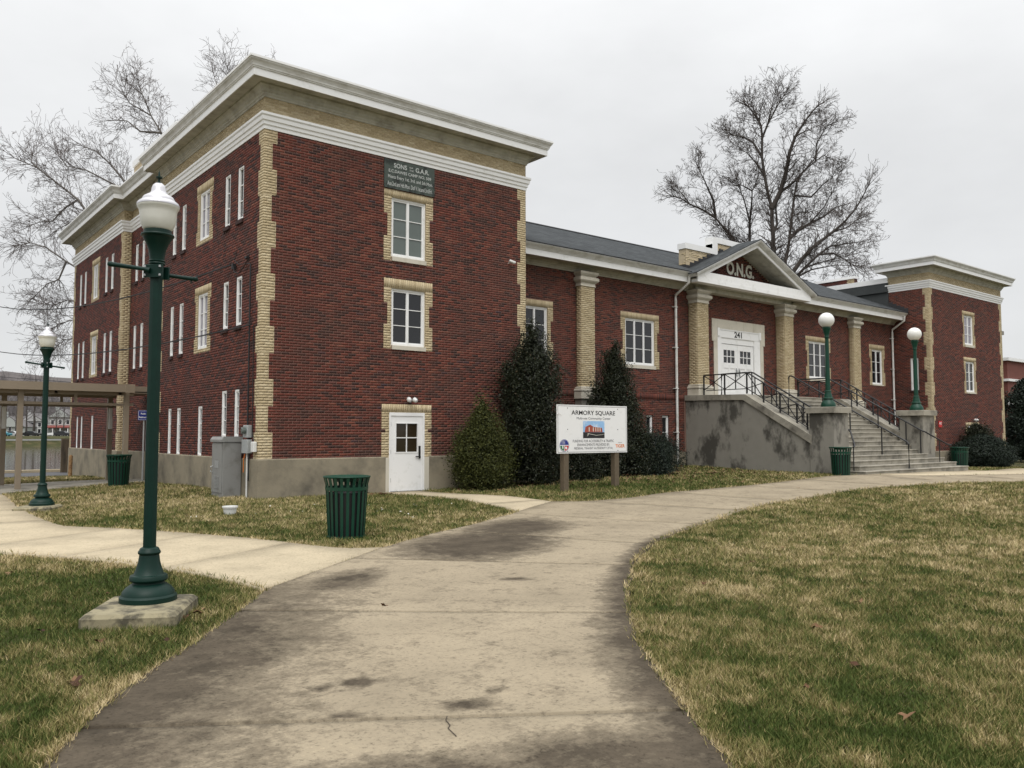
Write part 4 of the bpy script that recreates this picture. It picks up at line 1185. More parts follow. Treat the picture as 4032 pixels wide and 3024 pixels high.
def handrail(x, label, out=0):
    t = thing('handrail', label, 'handrail', (x, -3.0, 1.5)); iv = Matrix.Translation(Vector((-x, 3.0, -1.5)))
    f = lambda o: (setattr(o, 'matrix_parent_inverse', iv), smooth_angle(o, 50))
    zt = lambda y: 3.05-(-.54-y)*.5714 if y < -.54 else 3.05
    rail = lambda y: zt(y)+.84 if y < -.54 else 3.89
    pts = [(x, .85, 3.05), (x, .85, 3.84), (x, .82, 3.89), (x, -.5, 3.89)] if out else [(x, -.45, 3.05), (x, -.45, 3.83), (x, -.50, 3.87)]
    if out == 0: pts += [(x, -.58, 3.86), (x, -5.13, rail(-5.13)), (x, -5.17, rail(-5.17)-.05), (x, -5.17, .33)]
    else: pts += [(x, -.62, 3.86), (x, -4.42, rail(-4.42)), (x+out*.08, -4.5, rail(-4.5)), (x+out*.75, -5.0, 1.16), (x+out*.95, -5.06, 1.12)]
    q = MB(); q.tube(pts, .029, 8); f(q.build('rail', MAT['iron'], t))
    for y in ((-1.9, -3.0, -4.2) if out == 0 else (-.55, -1.6, -2.7, -3.8, -4.35)):
        k = math.floor((y+5.3)/.28); z = Z0+.16*(k+1)
        q = MB(); q.tube([(x, y, z-.01), (x, y, rail(y))], .025, 8); f(q.build('post', MAT['iron'], t))
    if out:
        q = MB(); q.tube([(x+out*.5, -4.82, .3), (x+out*.5, -4.82, 1.36)], .019, 8); f(q.build('post', MAT['iron'], t))
handrail(21.62, 'black pipe handrail standing in the middle of the entrance stairs')
handrail(19.0, 'black pipe handrail on the stairs beside the coping nearest the white sign board', -1)
handrail(24.3, 'black pipe handrail on the stairs that bends outward at the foot toward the right tower', 1)

# ------------------------------------------------------------------ lamps
def acorn_lamp(loc, rz, label, pad_rot, pad_w):
    t = thing('street_lamp', label, 'street lamp', loc, rz, 'green acorn street lamps')
    q = MB(); w = pad_w/2
    q.bbox(-w*.86, w*.86, -w, w, -.15, .118, .03); pd = q.build('footing', MAT['moss'], t); pd.rotation_euler = (0, 0, pad_rot-rz)
    mt_ = Matrix.Rotation(-rz, 3, 'Z') @ Vector((-.086, -.144, 0)); pd.location = mt_
    q = MB(); q.lathe([(.235,.117),(.235,.158),(.228,.166),(.218,.175),(.212,.20),(.185,.232),(.15,.258),(.132,.268),(.126,.28),(.148,.288),(.158,.302),(.156,.325),(.148,.338),(.128,.343),(.122,.35),(.104,.40),(.09,.45),(.083,.50),(.081,.512),(.09,.520),(.094,.532),(.09,.545),(.083,.552),(.08,.562),(.072,.572),(.058,.578)], 32)
    bs = smooth_angle(q.build('lamp_base', MAT['green_dark'], t), 30)
    q = MB(); q.lathe([(.0560,.575),(.0545,2.95)], 16, flute=.06); q.build('shaft', MAT['green_dark'], t)
    q = MB(); q.lathe([(.058,2.94),(.058,3.065),(.066,3.068),(.070,3.078),(.064,3.088),(.068,3.094),(.070,3.102),(.062,3.11),(.064,3.14),(.074,3.20),(.096,3.26),(.118,3.30),(.122,3.315),(.138,3.322),(.141,3.332),(.136,3.342),(.118,3.346),(.116,3.378)], 28)
    smooth_angle(q.build('lamp_neck', MAT['green_dark'], t), 30)
    q = MB()
    q.bbox(-.085, .085, -.075, -.052, 2.945, 3.06, .004); q.bbox(-.085, .085, .052, .075, 2.945, 3.06, .004)
    pb = q.build('bracket', MAT['green_dark'], t)
    for sx in (-1, 1):
        for z in (2.965, 3.042):
            for sy in (-1, 1):
                c = MB(); c.bbox(sx*.068-.009, sx*.068+.009, sy*.080-.007, sy*.080+.007, z-.009, z+.009, .003); c.build('bolt', MAT['steel'], pb)
    q = MB(); q.tube([(-.02, -.09, 3.0), (-.06, -.10, 3.012), (-.36, -.10, 3.058)], [.026, .017, .022], 10); q.lathe([(.005, 3.035), (.024, 3.045), (.028, 3.06), (.024, 3.075), (.005, 3.085)], 10, (-.37, -.10)); q.tube([(-.33, -.10, 3.03), (-.33, -.10, 3.005)], .006, 6)
    smooth_angle(q.build('banner_arm', MAT['green_dark'], t), 50)
    q = MB(); q.tube([(.02, .09, 3.0), (.06, .10, 2.99), (.30, .10, 2.955)], [.026, .017, .020], 10); q.lathe([(.005, 2.93), (.022, 2.94), (.026, 2.953), (.022, 2.968), (.005, 2.975)], 10, (.31, .10)); q.tube([(.27, .10, 2.94), (.27, .10, 2.915)], .006, 6)
    smooth_angle(q.build('banner_arm', MAT['green_dark'], t), 50)
    q = MB(); q.lathe([(.112,3.372),(.125,3.39),(.142,3.43),(.152,3.48),(.156,3.53),(.160,3.556),(.172,3.576),(.177,3.588),(.176,3.598)], 32)
    smooth_angle(q.build('globe', MAT['acorn'], t), 60)
    q = MB(); q.lathe([(.178,3.596),(.180,3.605),(.172,3.622),(.152,3.640),(.138,3.648),(.136,3.662),(.124,3.680),(.092,3.700),(.072,3.712),(.064,3.730),(.060,3.760),(.050,3.788),(.030,3.806),(.012,3.812)], 32)
    smooth_angle(q.build('lamp_cap', MAT['alu'], t), 40)
    q = MB(); q.lathe([(.022,3.806),(.020,3.815),(.011,3.822),(.010,3.845),(.028,3.856),(.028,3.866),(.010,3.872),(.007,3.90),(.001,3.93)], 14)
    smooth_angle(q.build('finial', MAT['green_dark'], t), 40)
    return t
rz_cam = math.atan2(FWD.y, FWD.x)-math.pi/2
acorn_lamp((-5.578, -11.525, 0.0), rz_cam-.06, 'dark green street lamp with acorn globe on the concrete footing beside the forking paths', R(-30), .86)
acorn_lamp((-4.50, .18, -.02), rz_cam-.06, 'dark green street lamp with acorn globe on the lawn beside the beige canopy', R(-30), .80)

def globe_lamp(loc, label):
    t = thing('globe_lamp', label, 'lamp', loc, 0, 'globe lamps on the stair pedestals')
    q = MB(); q.lathe([(.245,-.002),(.25,.07),(.245,.09),(.235,.13),(.20,.19),(.165,.235),(.155,.26),(.172,.275),(.178,.30),(.168,.325),(.14,.34),(.128,.40),(.112,.47),(.104,.52),(.112,.535),(.116,.55),(.104,.565),(.09,.575)], 28)
    smooth_angle(q.build('lamp_base', MAT['green'], t), 35)
    q = MB(); q.lathe([(.085,.57),(.062,2.35)], 16, flute=.05); q.build('shaft', MAT['green'], t)
    q = MB(); q.lathe([(.062,2.34),(.068,2.40),(.078,2.42),(.07,2.44),(.085,2.52),(.118,2.64),(.132,2.69),(.145,2.70),(.148,2.72),(.13,2.735),(.125,2.765)], 24); smooth_angle(q.build('lamp_neck', MAT['green'], t), 35)
    q = MB(); r = .262; zc = 3.0
    q.lathe([(r*math.sin(a), zc-r*math.cos(a)) for a in [R(d) for d in range(26, 180, 7)]]+[(.002, zc+r)], 36)
    smooth_angle(q.build('globe', MAT['globe'], t), 80)
    return t
globe_lamp((18.48, -3.96, 2.463), 'green post with white globe on the pedestal beside the left cheek wall')
globe_lamp((24.875, -3.96, 2.463), 'green post with white globe on the pedestal nearest the right tower')

# ------------------------------------------------------------------ litter bins
def litter_bin():
    t = thing('litter_bin', 'green', 'litter bin', group='green slatted litter bins')
    H = .915; rb, rt = .272, .318
    prof = lambda z: rb+(rt-rb)*z/.80
    ns = 22; hw = .0215
    sm = MB(); zz = [.03, .45, .72, .80, .87, .905]
    rr = [prof(z) if z <= .80 else prof(.80)+(z-.80)*.28 for z in zz]
    ring = []
    for r, z in zip(rr, zz): ring.append((r, z))
    for (r, z), (r2, z2) in zip(ring[:-1], ring[1:]):
        a0 = hw/r; a1 = hw/r2
        P = lambda r, a, z: (r*math.cos(a), r*math.sin(a), z)
        sm.quad(P(r,-a0,z), P(r,a0,z), P(r2,a1,z2), P(r2,-a1,z2)); sm.quad(P(r-.008,a0,z), P(r-.008,-a0,z), P(r2-.008,-a1,z2), P(r2-.008,a1,z2))
        sm.quad(P(r,a0,z), P(r-.008,a0,z), P(r2-.008,a1,z2), P(r2,a1,z2)); sm.quad(P(r-.008,-a0,z), P(r,-a0,z), P(r2,-a1,z2), P(r2-.008,-a1,z2))
    s0 = sm.build('slat', MAT['green'], t)
    for i in range(1, ns):
        c = s0.copy(); link(c, t); c.rotation_euler = (0, 0, 2*math.pi*i/ns)
    q = MB(); q.lathe([(rb+.012,0),(rb+.016,.035),(rb-.012,.036),(rb-.012,0)], 40); smooth_angle(q.build('base_ring', MAT['green'], t), 40)
    q = MB(); r1, r2 = prof(.715), prof(.765)
    n0 = 40; q.lathe([(r1-.010,.715),(r1+.006,.715),(r2+.006,.765),(r2-.010,.765)], n0); q.f = q.f[:-2]; q.m = q.m[:-2]; smooth_angle(q.build('band', MAT['green'], t), 40)
    q = MB(); q.lathe([(.334,.896),(.350,.902),(.356,.912),(.352,.922),(.336,.926),(.30,.912),(.20,.895),(.165,.885),(.165,.84),(.168,.84)], 44); q.f = q.f[:-2]; q.m = q.m[:-2]; smooth_angle(q.build('lid', MAT['green'], t), 40)
    q = MB(); q.lathe([(rb-.03,.02),(prof(.68)-.03,.68)], 28); smooth_angle(q.build('liner', MAT['binliner'], t), 40)
    return t
bin0 = litter_bin()
for i, (x, y, z, lab) in enumerate(((-1.77, -7.87, None, 'green slatted litter bin standing on the lawn before the white side door'), (-1.36, 7.25, None, 'green slatted litter bin beside the posts of the beige canopy'), (17.45, -4.95, None, 'green slatted litter bin against the pedestal at the foot of the stairs'), (26.75, -4.72, None, 'green slatted litter bin between the bottom stair step and the round bush'))):
    o = bin0 if i == 0 else copy_tree(bin0)
    o.location = (x, y, gz(x, y)+.005); o.rotation_euler = (0, 0, i*.7); o['label'] = lab

# ------------------------------------------------------------------ notice board
sg = thing('notice_board', 'large white ARMORY SQUARE board on two timber posts before the dark holly', 'sign', (7.6, -3.6, gz(7.6, -3.6)))
sv = Matrix.Translation(Vector((-7.6, 3.6, -gz(7.6, -3.6))))
def sf(o): o.matrix_parent_inverse = sv; return o
for x in (6.665, 8.512):
    q = MB(); q.bbox(x-.085, x+.085, -3.585, -3.42, gz(x, -3.5)-.3, 2.26, .012); sf(q.build('post', MAT['wood'], sg))
q = MB(); q.box(6.32, 8.885, -3.60, -3.585, 1.06, 2.305); pn = sf(q.build('panel', MAT['white'], sg))
q = MB(); Y1 = -3.6025
for (a, b, c, d) in ((6.352,8.855,2.268,2.276),(6.352,8.855,1.086,1.094),(6.352,6.360,1.094,2.268),(8.847,8.855,1.094,2.268)): q.box(a, b, Y1, -3.60, c, d)
q.build('border_line', MAT['black'], pn)
def st_text(s, uc, zc, w, h, mat, bold=0.0): text_obj('lettering', s, mat, pn, w, h, lambda u, v: (6.32+uc-w/2+u, -3.603, zc-h/2+v), bold)
MAT['greytext'] = M('grey_print', (.06,.055,.07), .7, .1, 9)
st_text('ARMORY SQUARE', 1.305, 2.098, 1.60, .135, MAT['black'], .012)
st_text('Multi-use Community Center', 1.31, 1.955, 1.24, .082, MAT['greytext'])
st_text('FUNDING FOR ACCESSIBLITY & TRAFFIC', 1.30, 1.372, 1.50, .066, MAT['greytext'])
st_text('ENHANCEMENTS PROVIDED BY:', 1.30, 1.275, 1.18, .066, MAT['greytext'])
st_text('FEDERAL TRANSIT AUTHORITY (FTA)', 1.30, 1.175, 1.40, .072, MAT['greytext'])
st_text('TIGER', 2.29, 1.235, .36, .092, MAT['orange'], .02)
st_text('USDOT', 2.29, 1.325, .16, .022, MAT['greytext'])
# printed picture of the building
def flat(name, mat, pts, lift): 
    q = MB(); q.poly([(6.32+u, -3.600-lift, z) for u, z in pts]); return q.build(name, mat, pn)
psky = M('printed_sky', (.30,.52,.80), .5, .1, 4, dirt=(.8,.85,.9), dscale=5); pbr = M('printed_brick', (.36,.07,.04), .5, .2, 20); pblk = M('printed_lawn', (.012,.011,.012), .5, .1, 9)
flat('picture', psky, [(.915,1.46),(1.70,1.46),(1.70,1.895),(.915,1.895)], .002)
flat('picture_lawn', pblk, [(.915,1.445),(1.70,1.445),(1.70,1.60),(.915,1.60)], .003)
flat('picture_building', pbr, [(.97,1.602),(1.63,1.605),(1.60,1.72),(1.30,1.74),(1.17,1.80),(1.00,1.74)], .0035)
for (a, b) in ((1.12,1.15),(1.27,1.30),(1.36,1.39),(1.44,1.47),(1.52,1.55)): flat('picture_column', MAT['cream'], [(a,1.62),(b,1.62),(b,1.73),(a,1.73)], .004)
flat('picture_path', MAT['cream'], [(1.05,1.55),(1.10,1.57),(1.40,1.525),(1.70,1.55),(1.70,1.545),(1.40,1.515),(1.12,1.555),(1.08,1.50),(1.065,1.50),(1.095,1.55)], .0045)
# round emblem
el = lambda cx, cz, rx, rz, a0=0, a1=360, k=28: [(cx+rx*math.cos(R(a0+(a1-a0)*i/k)), cz+rz*math.sin(R(a0+(a1-a0)*i/k))) for i in range(k+(0 if a1-a0 == 360 else 1))]
flat('emblem_ring', MAT['blue'], el(.255, 1.262, .165, .158), .002); flat('emblem_field', MAT['white'], el(.255, 1.262, .155, .148), .0026)
flat('emblem_top', MAT['blue'], el(.255, 1.275, .146, .128, 0, 180), .0032)
gr = M('emblem_green', (.03,.17,.07), .5, .1, 8)
flat('emblem_green', gr, [(.25,1.258)]+el(.25, 1.258, .138, .130, 180, 270, 10), .0032); flat('emblem_red', MAT['red'], [(.265,1.258)]+el(.265, 1.258, .138, .130, 270, 360, 10), .0032)
for i in range(3):
    for j in range(3): flat('emblem_star', MAT['white'], el(.175+.045*i, 1.305+.034*j, .011, .011, k=6), .0038)
flat('emblem_leaf', MAT['white'], el(.20, 1.215, .018, .045, k=10), .0038); flat('emblem_flower', MAT['white'], el(.315, 1.20, .035, .035, k=12), .0038)
for u in (.37, 2.205):
    for z in (2.22, 1.675, 1.115):
        q = MB(); q.lathe([(.012, 0), (.012, .006)], 8); o = q.build('bolt', MAT['iron'], pn); o.rotation_euler = (R(90), 0, 0); o.location = (6.32+u, -3.60, z)
q = MB(); q.quad((6.335, -3.604, 2.26), (6.345, -3.62, 2.10), (6.47, -3.66, 2.01), (6.36, -3.612, 2.05)); q.quad((6.335, -3.603, 2.26), (6.36, -3.611, 2.05), (6.30, -3.63, 2.06), (6.318, -3.61, 2.15)); q.build('peeling_corner', MAT['white'], pn)

# painted meeting board high on the tower
ms = thing('meeting_board', 'weathered dark green SONS OF THE G.A.R. board above the top tower window', 'sign', (4.13, -.01, 8.19))
mv = Matrix.Translation(Vector((-4.13, .01, -8.19)))
q = MB(); q.box(3.33, 4.935, -.034, -.008, 8.19, 8.985); o = q.build('panel', MAT['signgreen'], ms); o.matrix_parent_inverse = mv
def mtext(s, x0, x1, z0, z1, bold=.0): text_obj('lettering', s, MAT['signtext'], o, x1-x0, z1-z0, lambda u, v: (x0+u, -.037, z0+v), bold)
mtext('SONS', 3.62, 4.03, 8.775, 8.905, .02); mtext('OF', 4.115, 4.225, 8.845, 8.89, .015); mtext('THE', 4.11, 4.245, 8.77, 8.812, .015); mtext('G.A.R.', 4.31, 4.75, 8.775, 8.905, .02)
mtext('E.C.DAWES CAMP NO. 509', 3.46, 4.82, 8.63, 8.715, .015); mtext('Meets Every 1st. 3rd. and 5th.Mon.', 3.44, 4.87, 8.44, 8.565, .01); mtext('Aux.2nd.and 4th.Mon. Dof V.1st.and 3rd.Fri.', 3.42, 4.86, 8.265, 8.385, .01)
# ================================================================== SMALLER THINGS
def placed(name, label, cat, loc, group=None):
    t = thing(name, label, cat, loc, 0, group); iv = Matrix.Translation(-Vector(loc))
    def add(mb, pn, mat, parent=None, sm=0):
        o = mb.build(pn, mat, parent or t)
        if parent is None: o.matrix_parent_inverse = iv
        if sm: smooth_angle(o, sm)
        return o
    return t, add

# beige steel canopy over the side walkway
cn, add = placed('walkway_canopy', 'beige steel flat-roofed canopy on square posts over the walkway to the side door', 'canopy', (-3.7, 10, -.1))
def post(x, y, z0, z1, w=.15):
    q = MB(); q.bbox(x-w/2, x+w/2, y-w/2, y+w/2, z0, z1, .006); return add(q, 'post', MAT['beige'])
yf, yb = 8.88, 11.05
for x, y in ((-.80, yf), (-3.72, yf), (-6.7, yf), (-3.86, yb), (-.78, yb), (-6.8, yb)):
    p = post(x, y, gz(x, y)-.05, 2.88)
    q = MB(); q.box(x-.13, x+.13, y-.13, y+.13, gz(x, y)-.01, gz(x, y)+.035); q.build('base_plate', MAT['beige'], p)
    if y == yb:
        q = MB(); q.bbox(x-.055, x+.055, y-.16, y-.075, 1.72, 2.42, .01); q.build('wall_light', MAT['whitebox'], p)
for y, nm in ((yf, 0), (yb, 1)):
    q = MB(); q.box(-9.5, -.6, y-.05, y+.05, 2.76, 2.88); add(q, 'beam', MAT['beige'])
    q = MB(); q.box(-9.5, -.6, y-.03, y+.03, 2.44, 2.52); add(q, 'rail', MAT['beige'])
    for x in (-2.25, -5.2): 
        q = MB(); q.box(x-.04, x+.04, y-.028, y+.028, 2.52, 2.76); add(q, 'stub_post', MAT['beige'])
for i in range(5):
    x = -8.2+1.8*i; q = MB(); q.box(x-.04, x+.04, yf-.05, yb+.05, 2.78, 2.875); add(q, 'joist', MAT['beige'])
q = MB(); q.box(-9.6, -.87, 8.58, 11.35, 2.885, 2.92); q.box(-.87, .26, 9.2, 11.0, 2.885, 2.92); add(q, 'roof_deck', MAT['beige'])
q = MB(); q.box(-9.6, -.66, 8.55, 8.60, 2.86, 3.10); q.box(-9.6, -.66, 11.35, 11.40, 2.86, 3.10); q.box(-.71, -.66, 8.60, 11.35, 2.86, 3.10); q.box(-.66, .28, 9.2, 9.25, 2.862, 3.09); q.box(-.66, .28, 10.95, 11.0, 2.862, 3.09); add(q, 'fascia', MAT['beige'])
q = MB(); q.bbox(-.93, -.64, 8.515, 8.548, 2.85, 3.11, .004); add(q, 'corner_plate', MAT['beige'])

# restroom sign
rs, add = placed('restroom_sign', 'small blue Public Restrooms sign on a steel post by the canopy', 'sign', (-.32, 8.55, gz(-.32, 8.55)))
q = MB(); q.tube([(-0.340, 8.58, -.1), (-0.340, 8.58, 2.30)], .028, 8); add(q, 'post', MAT['steel'])
q = MB(); q.bbox(-0.535, -0.225, 8.525, 8.55, 1.985, 2.295, .012); pn = add(q, 'panel', MAT['blue'])
q = MB(); [q.box(*r) for r in ((-0.525,-0.235,8.522,8.5248,2.275,2.283),(-0.525,-0.235,8.522,8.5248,1.997,2.005),(-0.525,-0.517,8.522,8.5248,2.005,2.275),(-0.243,-0.235,8.522,8.5248,2.005,2.275))]; q.build('border_line', MAT['white'], pn)
text_obj('lettering', 'Public', MAT['white'], pn, .15, .06, lambda u, v: (-.455+u, 8.521, 2.165+v), .02); text_obj('lettering', 'Restrooms', MAT['white'], pn, .25, .06, lambda u, v: (-.505+u, 8.521, 2.055+v), .02)

# red fire connection plate on the right tower
fd, add = placed('fire_connection_sign', 'small red FDC plate on the right tower beside its quoin', 'sign', (35.83, -.02, 1.9))
q = MB(); q.box(35.66, 36.0, -.03, -.008, 1.89, 2.21); pn = add(q, 'panel', MAT['red']); text_obj('lettering', 'FDC', MAT['white'], pn, .26, .11, lambda u, v: (35.70+u, -.033, 2.03+v), .03)

# flood lights and camera
def flood(x, z, label):
    t, add = placed('flood_light', label, 'lamp', (x, -.02, z))
    q = MB(); q.lathe([(.055, 0), (.055, .03)], 14); o = q.build('back_plate', MAT['steel'], t); o.rotation_euler = (R(90), 0, 0)
    for s in (-1, 1):
        q = MB(); q.lathe([(.012,-.10),(.045,-.085),(.062,-.04),(.066,.02),(.058,.024)], 16); h = smooth_angle(q.build('lamp_head', MAT['whitebox'], t), 40)
        h.location = (s*.085, -.11, .02); h.rotation_euler = (R(-70 if s < 0 else -60), 0, R(25*s))
        q = MB(); q.tube([(s*.03, -.02, 0), (s*.07, -.07, .01)], .012, 6); q.build('arm', MAT['steel'], t)
flood(4.18, 2.46, 'pair of small white flood lamps over the white door with four panes')
flood(39.86, 2.28, 'pair of small flood lamps above the doorway behind the round bush')
cc, add = placed('security_camera', 'small white security camera high on the left tower beside the quoin', 'camera', (7.68, -.02, 6.68))
q = MB(); q.tube([(7.62, -.005, 6.67), (7.63, -.09, 6.69)], .02, 8); add(q, 'bracket', MAT['whitebox'])
q = MB(); q.tube([(7.58, -.10, 6.73), (7.75, -.16, 6.675)], .045, 12); b_ = add(q, 'body', MAT['whitebox'], sm=40)
q = MB(); q.tube([(7.751, -.16, 6.675), (7.756, -.162, 6.673)], .032, 12); q.build('lens', MAT['black'], b_)

# electrics on the side wall near the corner
cb, add = placed('electrical_cabinet', 'tall grey metal utility cabinet with louvred door against the side wall', 'cabinet', (-.28, 1.35, 0))
q = MB(); q.bbox(-.51, -.045, .97, 1.73, .02, 1.36, .012); bd = add(q, 'body', MAT['cabinet'])
q = MB(); q.prism([(-.555, 1.36), (-.555, 1.42), (-.50, 1.49), (-.03, 1.49), (-.03, 1.36)], 'y', .945, 1.76); add(q, 'hood', MAT['cabinet'])
q = MB(); q.bbox(-.526, -.511, 1.0, 1.70, .12, 1.32, .004); dr = add(q, 'door', MAT['cabinet'])
for i in range(9): q = MB(); q.box(-.536, -.5265, 1.18, 1.48, .22+.035*i, .24+.035*i); q.build('louvre', MAT['steel'], dr)
q = MB(); q.box(-.532, -.5265, 1.22, 1.48, .72, .90); q.build('plate', MAT['steel'], dr)
q = MB(); q.tube([(-.528, 1.63, .60), (-.58, 1.63, .62), (-.58, 1.63, .74), (-.528, 1.63, .76)], .012, 6); q.build('handle', MAT['steel'], dr)
q = MB(); q.box(-.60, 0.0, .9, 1.8, -.2, .022); add(q, 'plinth', MAT['found'])
mt, add = placed('electric_meter', 'grey electric meter box with round glass dial above the grey switch box', 'meter', (-.05, .57, 1.47))
q = MB(); q.bbox(-.12, -.008, .42, .72, 1.47, 1.77, .01); bx = add(q, 'box', MAT['greybox'])
q = MB(); q.tube([(-.12, .57, 1.64), (-.20, .57, 1.64), (-.215, .57, 1.64)], [.085, .08, .05], 16); q.build('dial', MAT['glass_greygreen'], bx)
q = MB(); q.tube([(-.06, .58, 1.77), (-.06, .58, 4.1), (-.06, .585, 5.75)], .022, 8); add(q, 'conduit', MAT['iron'])
sb, add = placed('switch_box', 'grey steel switch box under the electric meter', 'electrical box', (-.05, .58, 1.08))
q = MB(); q.bbox(-.13, -.008, .40, .78, 1.09, 1.42, .01); add(q, 'box', MAT['greybox'])
q = MB(); q.tube([(-.07, .55, 1.09), (-.07, .55, .0)], .022, 8); add(q, 'conduit', MAT['whitebox'])
q = MB(); q.tube([(-.07, .43, 1.09), (-.08, .42, .5), (-.075, .44, .42)], .018, 8); add(q, 'cable', MAT['cable'])
q = MB(); q.tube([(-.09, .62, 1.09), (-.12, .64, .95), (-.10, .70, .62)], .010, 6); add(q, 'ground_lead', MAT['orange'])
jb, add = placed('junction_box', 'small white plastic box on the quoin beside the switch box', 'electrical box', (-.04, .17, 1.12))
q = MB(); q.bbox(-.10, -.010, .08, .27, 1.13, 1.37, .015); add(q, 'box', MAT['whitebox'])
q = MB(); q.tube([(-.05, .2, 1.37), (-.03, .35, 1.6), (-.03, .40, 4.2)], .012, 6); add(q, 'cable', MAT['cable'])
# wires from the street
def cable(name, pts, r, label):
    q = MB(); P = []
    for (a, b_, sag) in pts:
        a, b_ = Vector(a), Vector(b_)
        for i in range(13):
            t = i/12; v = a.lerp(b_, t); v.z -= sag*4*t*(1-t); P.append(v)
    q.tube(P, r, 5); o = q.build(name, MAT['cable']); return tag(o, label, 'cable', 'overhead wires')
cable('overhead_wire', [((-.1, 1.85, 5.92), (-2.6, 36, 9.2), .9)], .022, 'upper black overhead wire running to the side wall of the left tower')
cable('overhead_wire', [((-.1, .39, 4.22), (-2.6, 36, 6.6), .7)], .02, 'middle black overhead wire running to the side wall near the meter')
cable('overhead_wire', [((-10, 52, 6.6), (14, 44, 4.9), .3)], .02, 'thin overhead wire passing behind the left tower above the canopy')
q = MB()
hub = [(-.06, 1.75, 5.95), (-.10, 1.6, 5.7), (-.09, 1.3, 5.62), (-.08, .95, 5.75), (-.06, .75, 5.9)]
q.tube(hub, .012, 5); q.tube([(-.06, 1.5, 6.25), (-.09, 1.6, 6.0), (-.08, 1.3, 5.85), (-.06, .7, 5.78), (-.06, .585, 5.75)], .010, 5); q.box(-.09, -.01, .80, .92, 5.93, 5.99); q.box(-.1, -.01, 1.70, 1.80, 5.80, 5.94)
o = q.build('service_drop', MAT['cable']); tag(o, 'looped black service wires on the side wall below the top narrow windows', 'cable')

# bucket, bollard, dark screen
bk, add = placed('bucket', 'small cracked white plastic bucket lying on the lawn before the utility cabinet', 'bucket', (-1.88, -3.33, gz(-1.88, -3.33)))
z = gz(-1.88, -3.33); q = MB(); q.lathe([(.105, z), (.128, z+.13), (.145, z+.132), (.148, z+.165), (.138, z+.167), (.10, z+.03)], 22, (-1.88, -3.33)); q.f = q.f[:-1]; q.m = q.m[:-1]; add(q, 'tub', MAT['whitebox'], sm=40)
bo, add = placed('rusty_bollard', 'short rusty yellow pipe bollard at the far corner of the side wall', 'bollard', (-.44, 18.9, -.25))
q = MB(); q.tube([(-.44, 18.9, -.35), (-.43, 18.9, .64), (-.43, 18.9, .68)], [.075, .075, .05], 12); add(q, 'pipe', MAT['rust'], sm=40)
ds, add = placed('timber_screen', 'dark timber screen panel standing by the kerb at the far corner of the building', 'fence', (.2, 23.7, -.28))
for i in range(4): q = MB(); q.bbox(.06+.09*i, .145+.09*i, 23.6, 23.64, -.35, 1.30+.02*(i % 2), .006); add(q, 'board', MAT['wood'])
q = MB(); q.box(.06, .42, 23.64, 23.72, -.3, 1.34); add(q, 'frame', MAT['wood'])

# ================================================================== SHRUBS
def leaves_mesh(name, pts, nrm, size, mat, parent, tone, spread=.9, aspect=.55):
    """one small folded leaf (two triangles sharing the midrib) at each point"""
    n = len(pts)
    d = nrm+rng.normal(0, spread, (n, 3)); d /= np.linalg.norm(d, axis=1)[:, None]+1e-9
    t = np.cross(d, rng.normal(0, 1, (n, 3))); t /= np.linalg.norm(t, axis=1)[:, None]+1e-9
    s = size*rng.uniform(.6, 1.3, n)[:, None]
    sd = np.cross(d, t)
    a = pts-t*s*.5; b = pts+t*s*.5; c = pts+sd*s*aspect*.5+d*s*.12; e = pts-sd*s*aspect*.5+d*s*.12
    V = np.stack([a, c, b, e], 1).reshape(-1, 3)
    i = np.arange(n)[:, None]*4
    F = np.concatenate([i+np.array([[0, 1, 2]]), i+np.array([[0, 2, 3]])])
    return np_mesh(name, V, F, mat, parent, {'tone': np.repeat(tone, 4)})

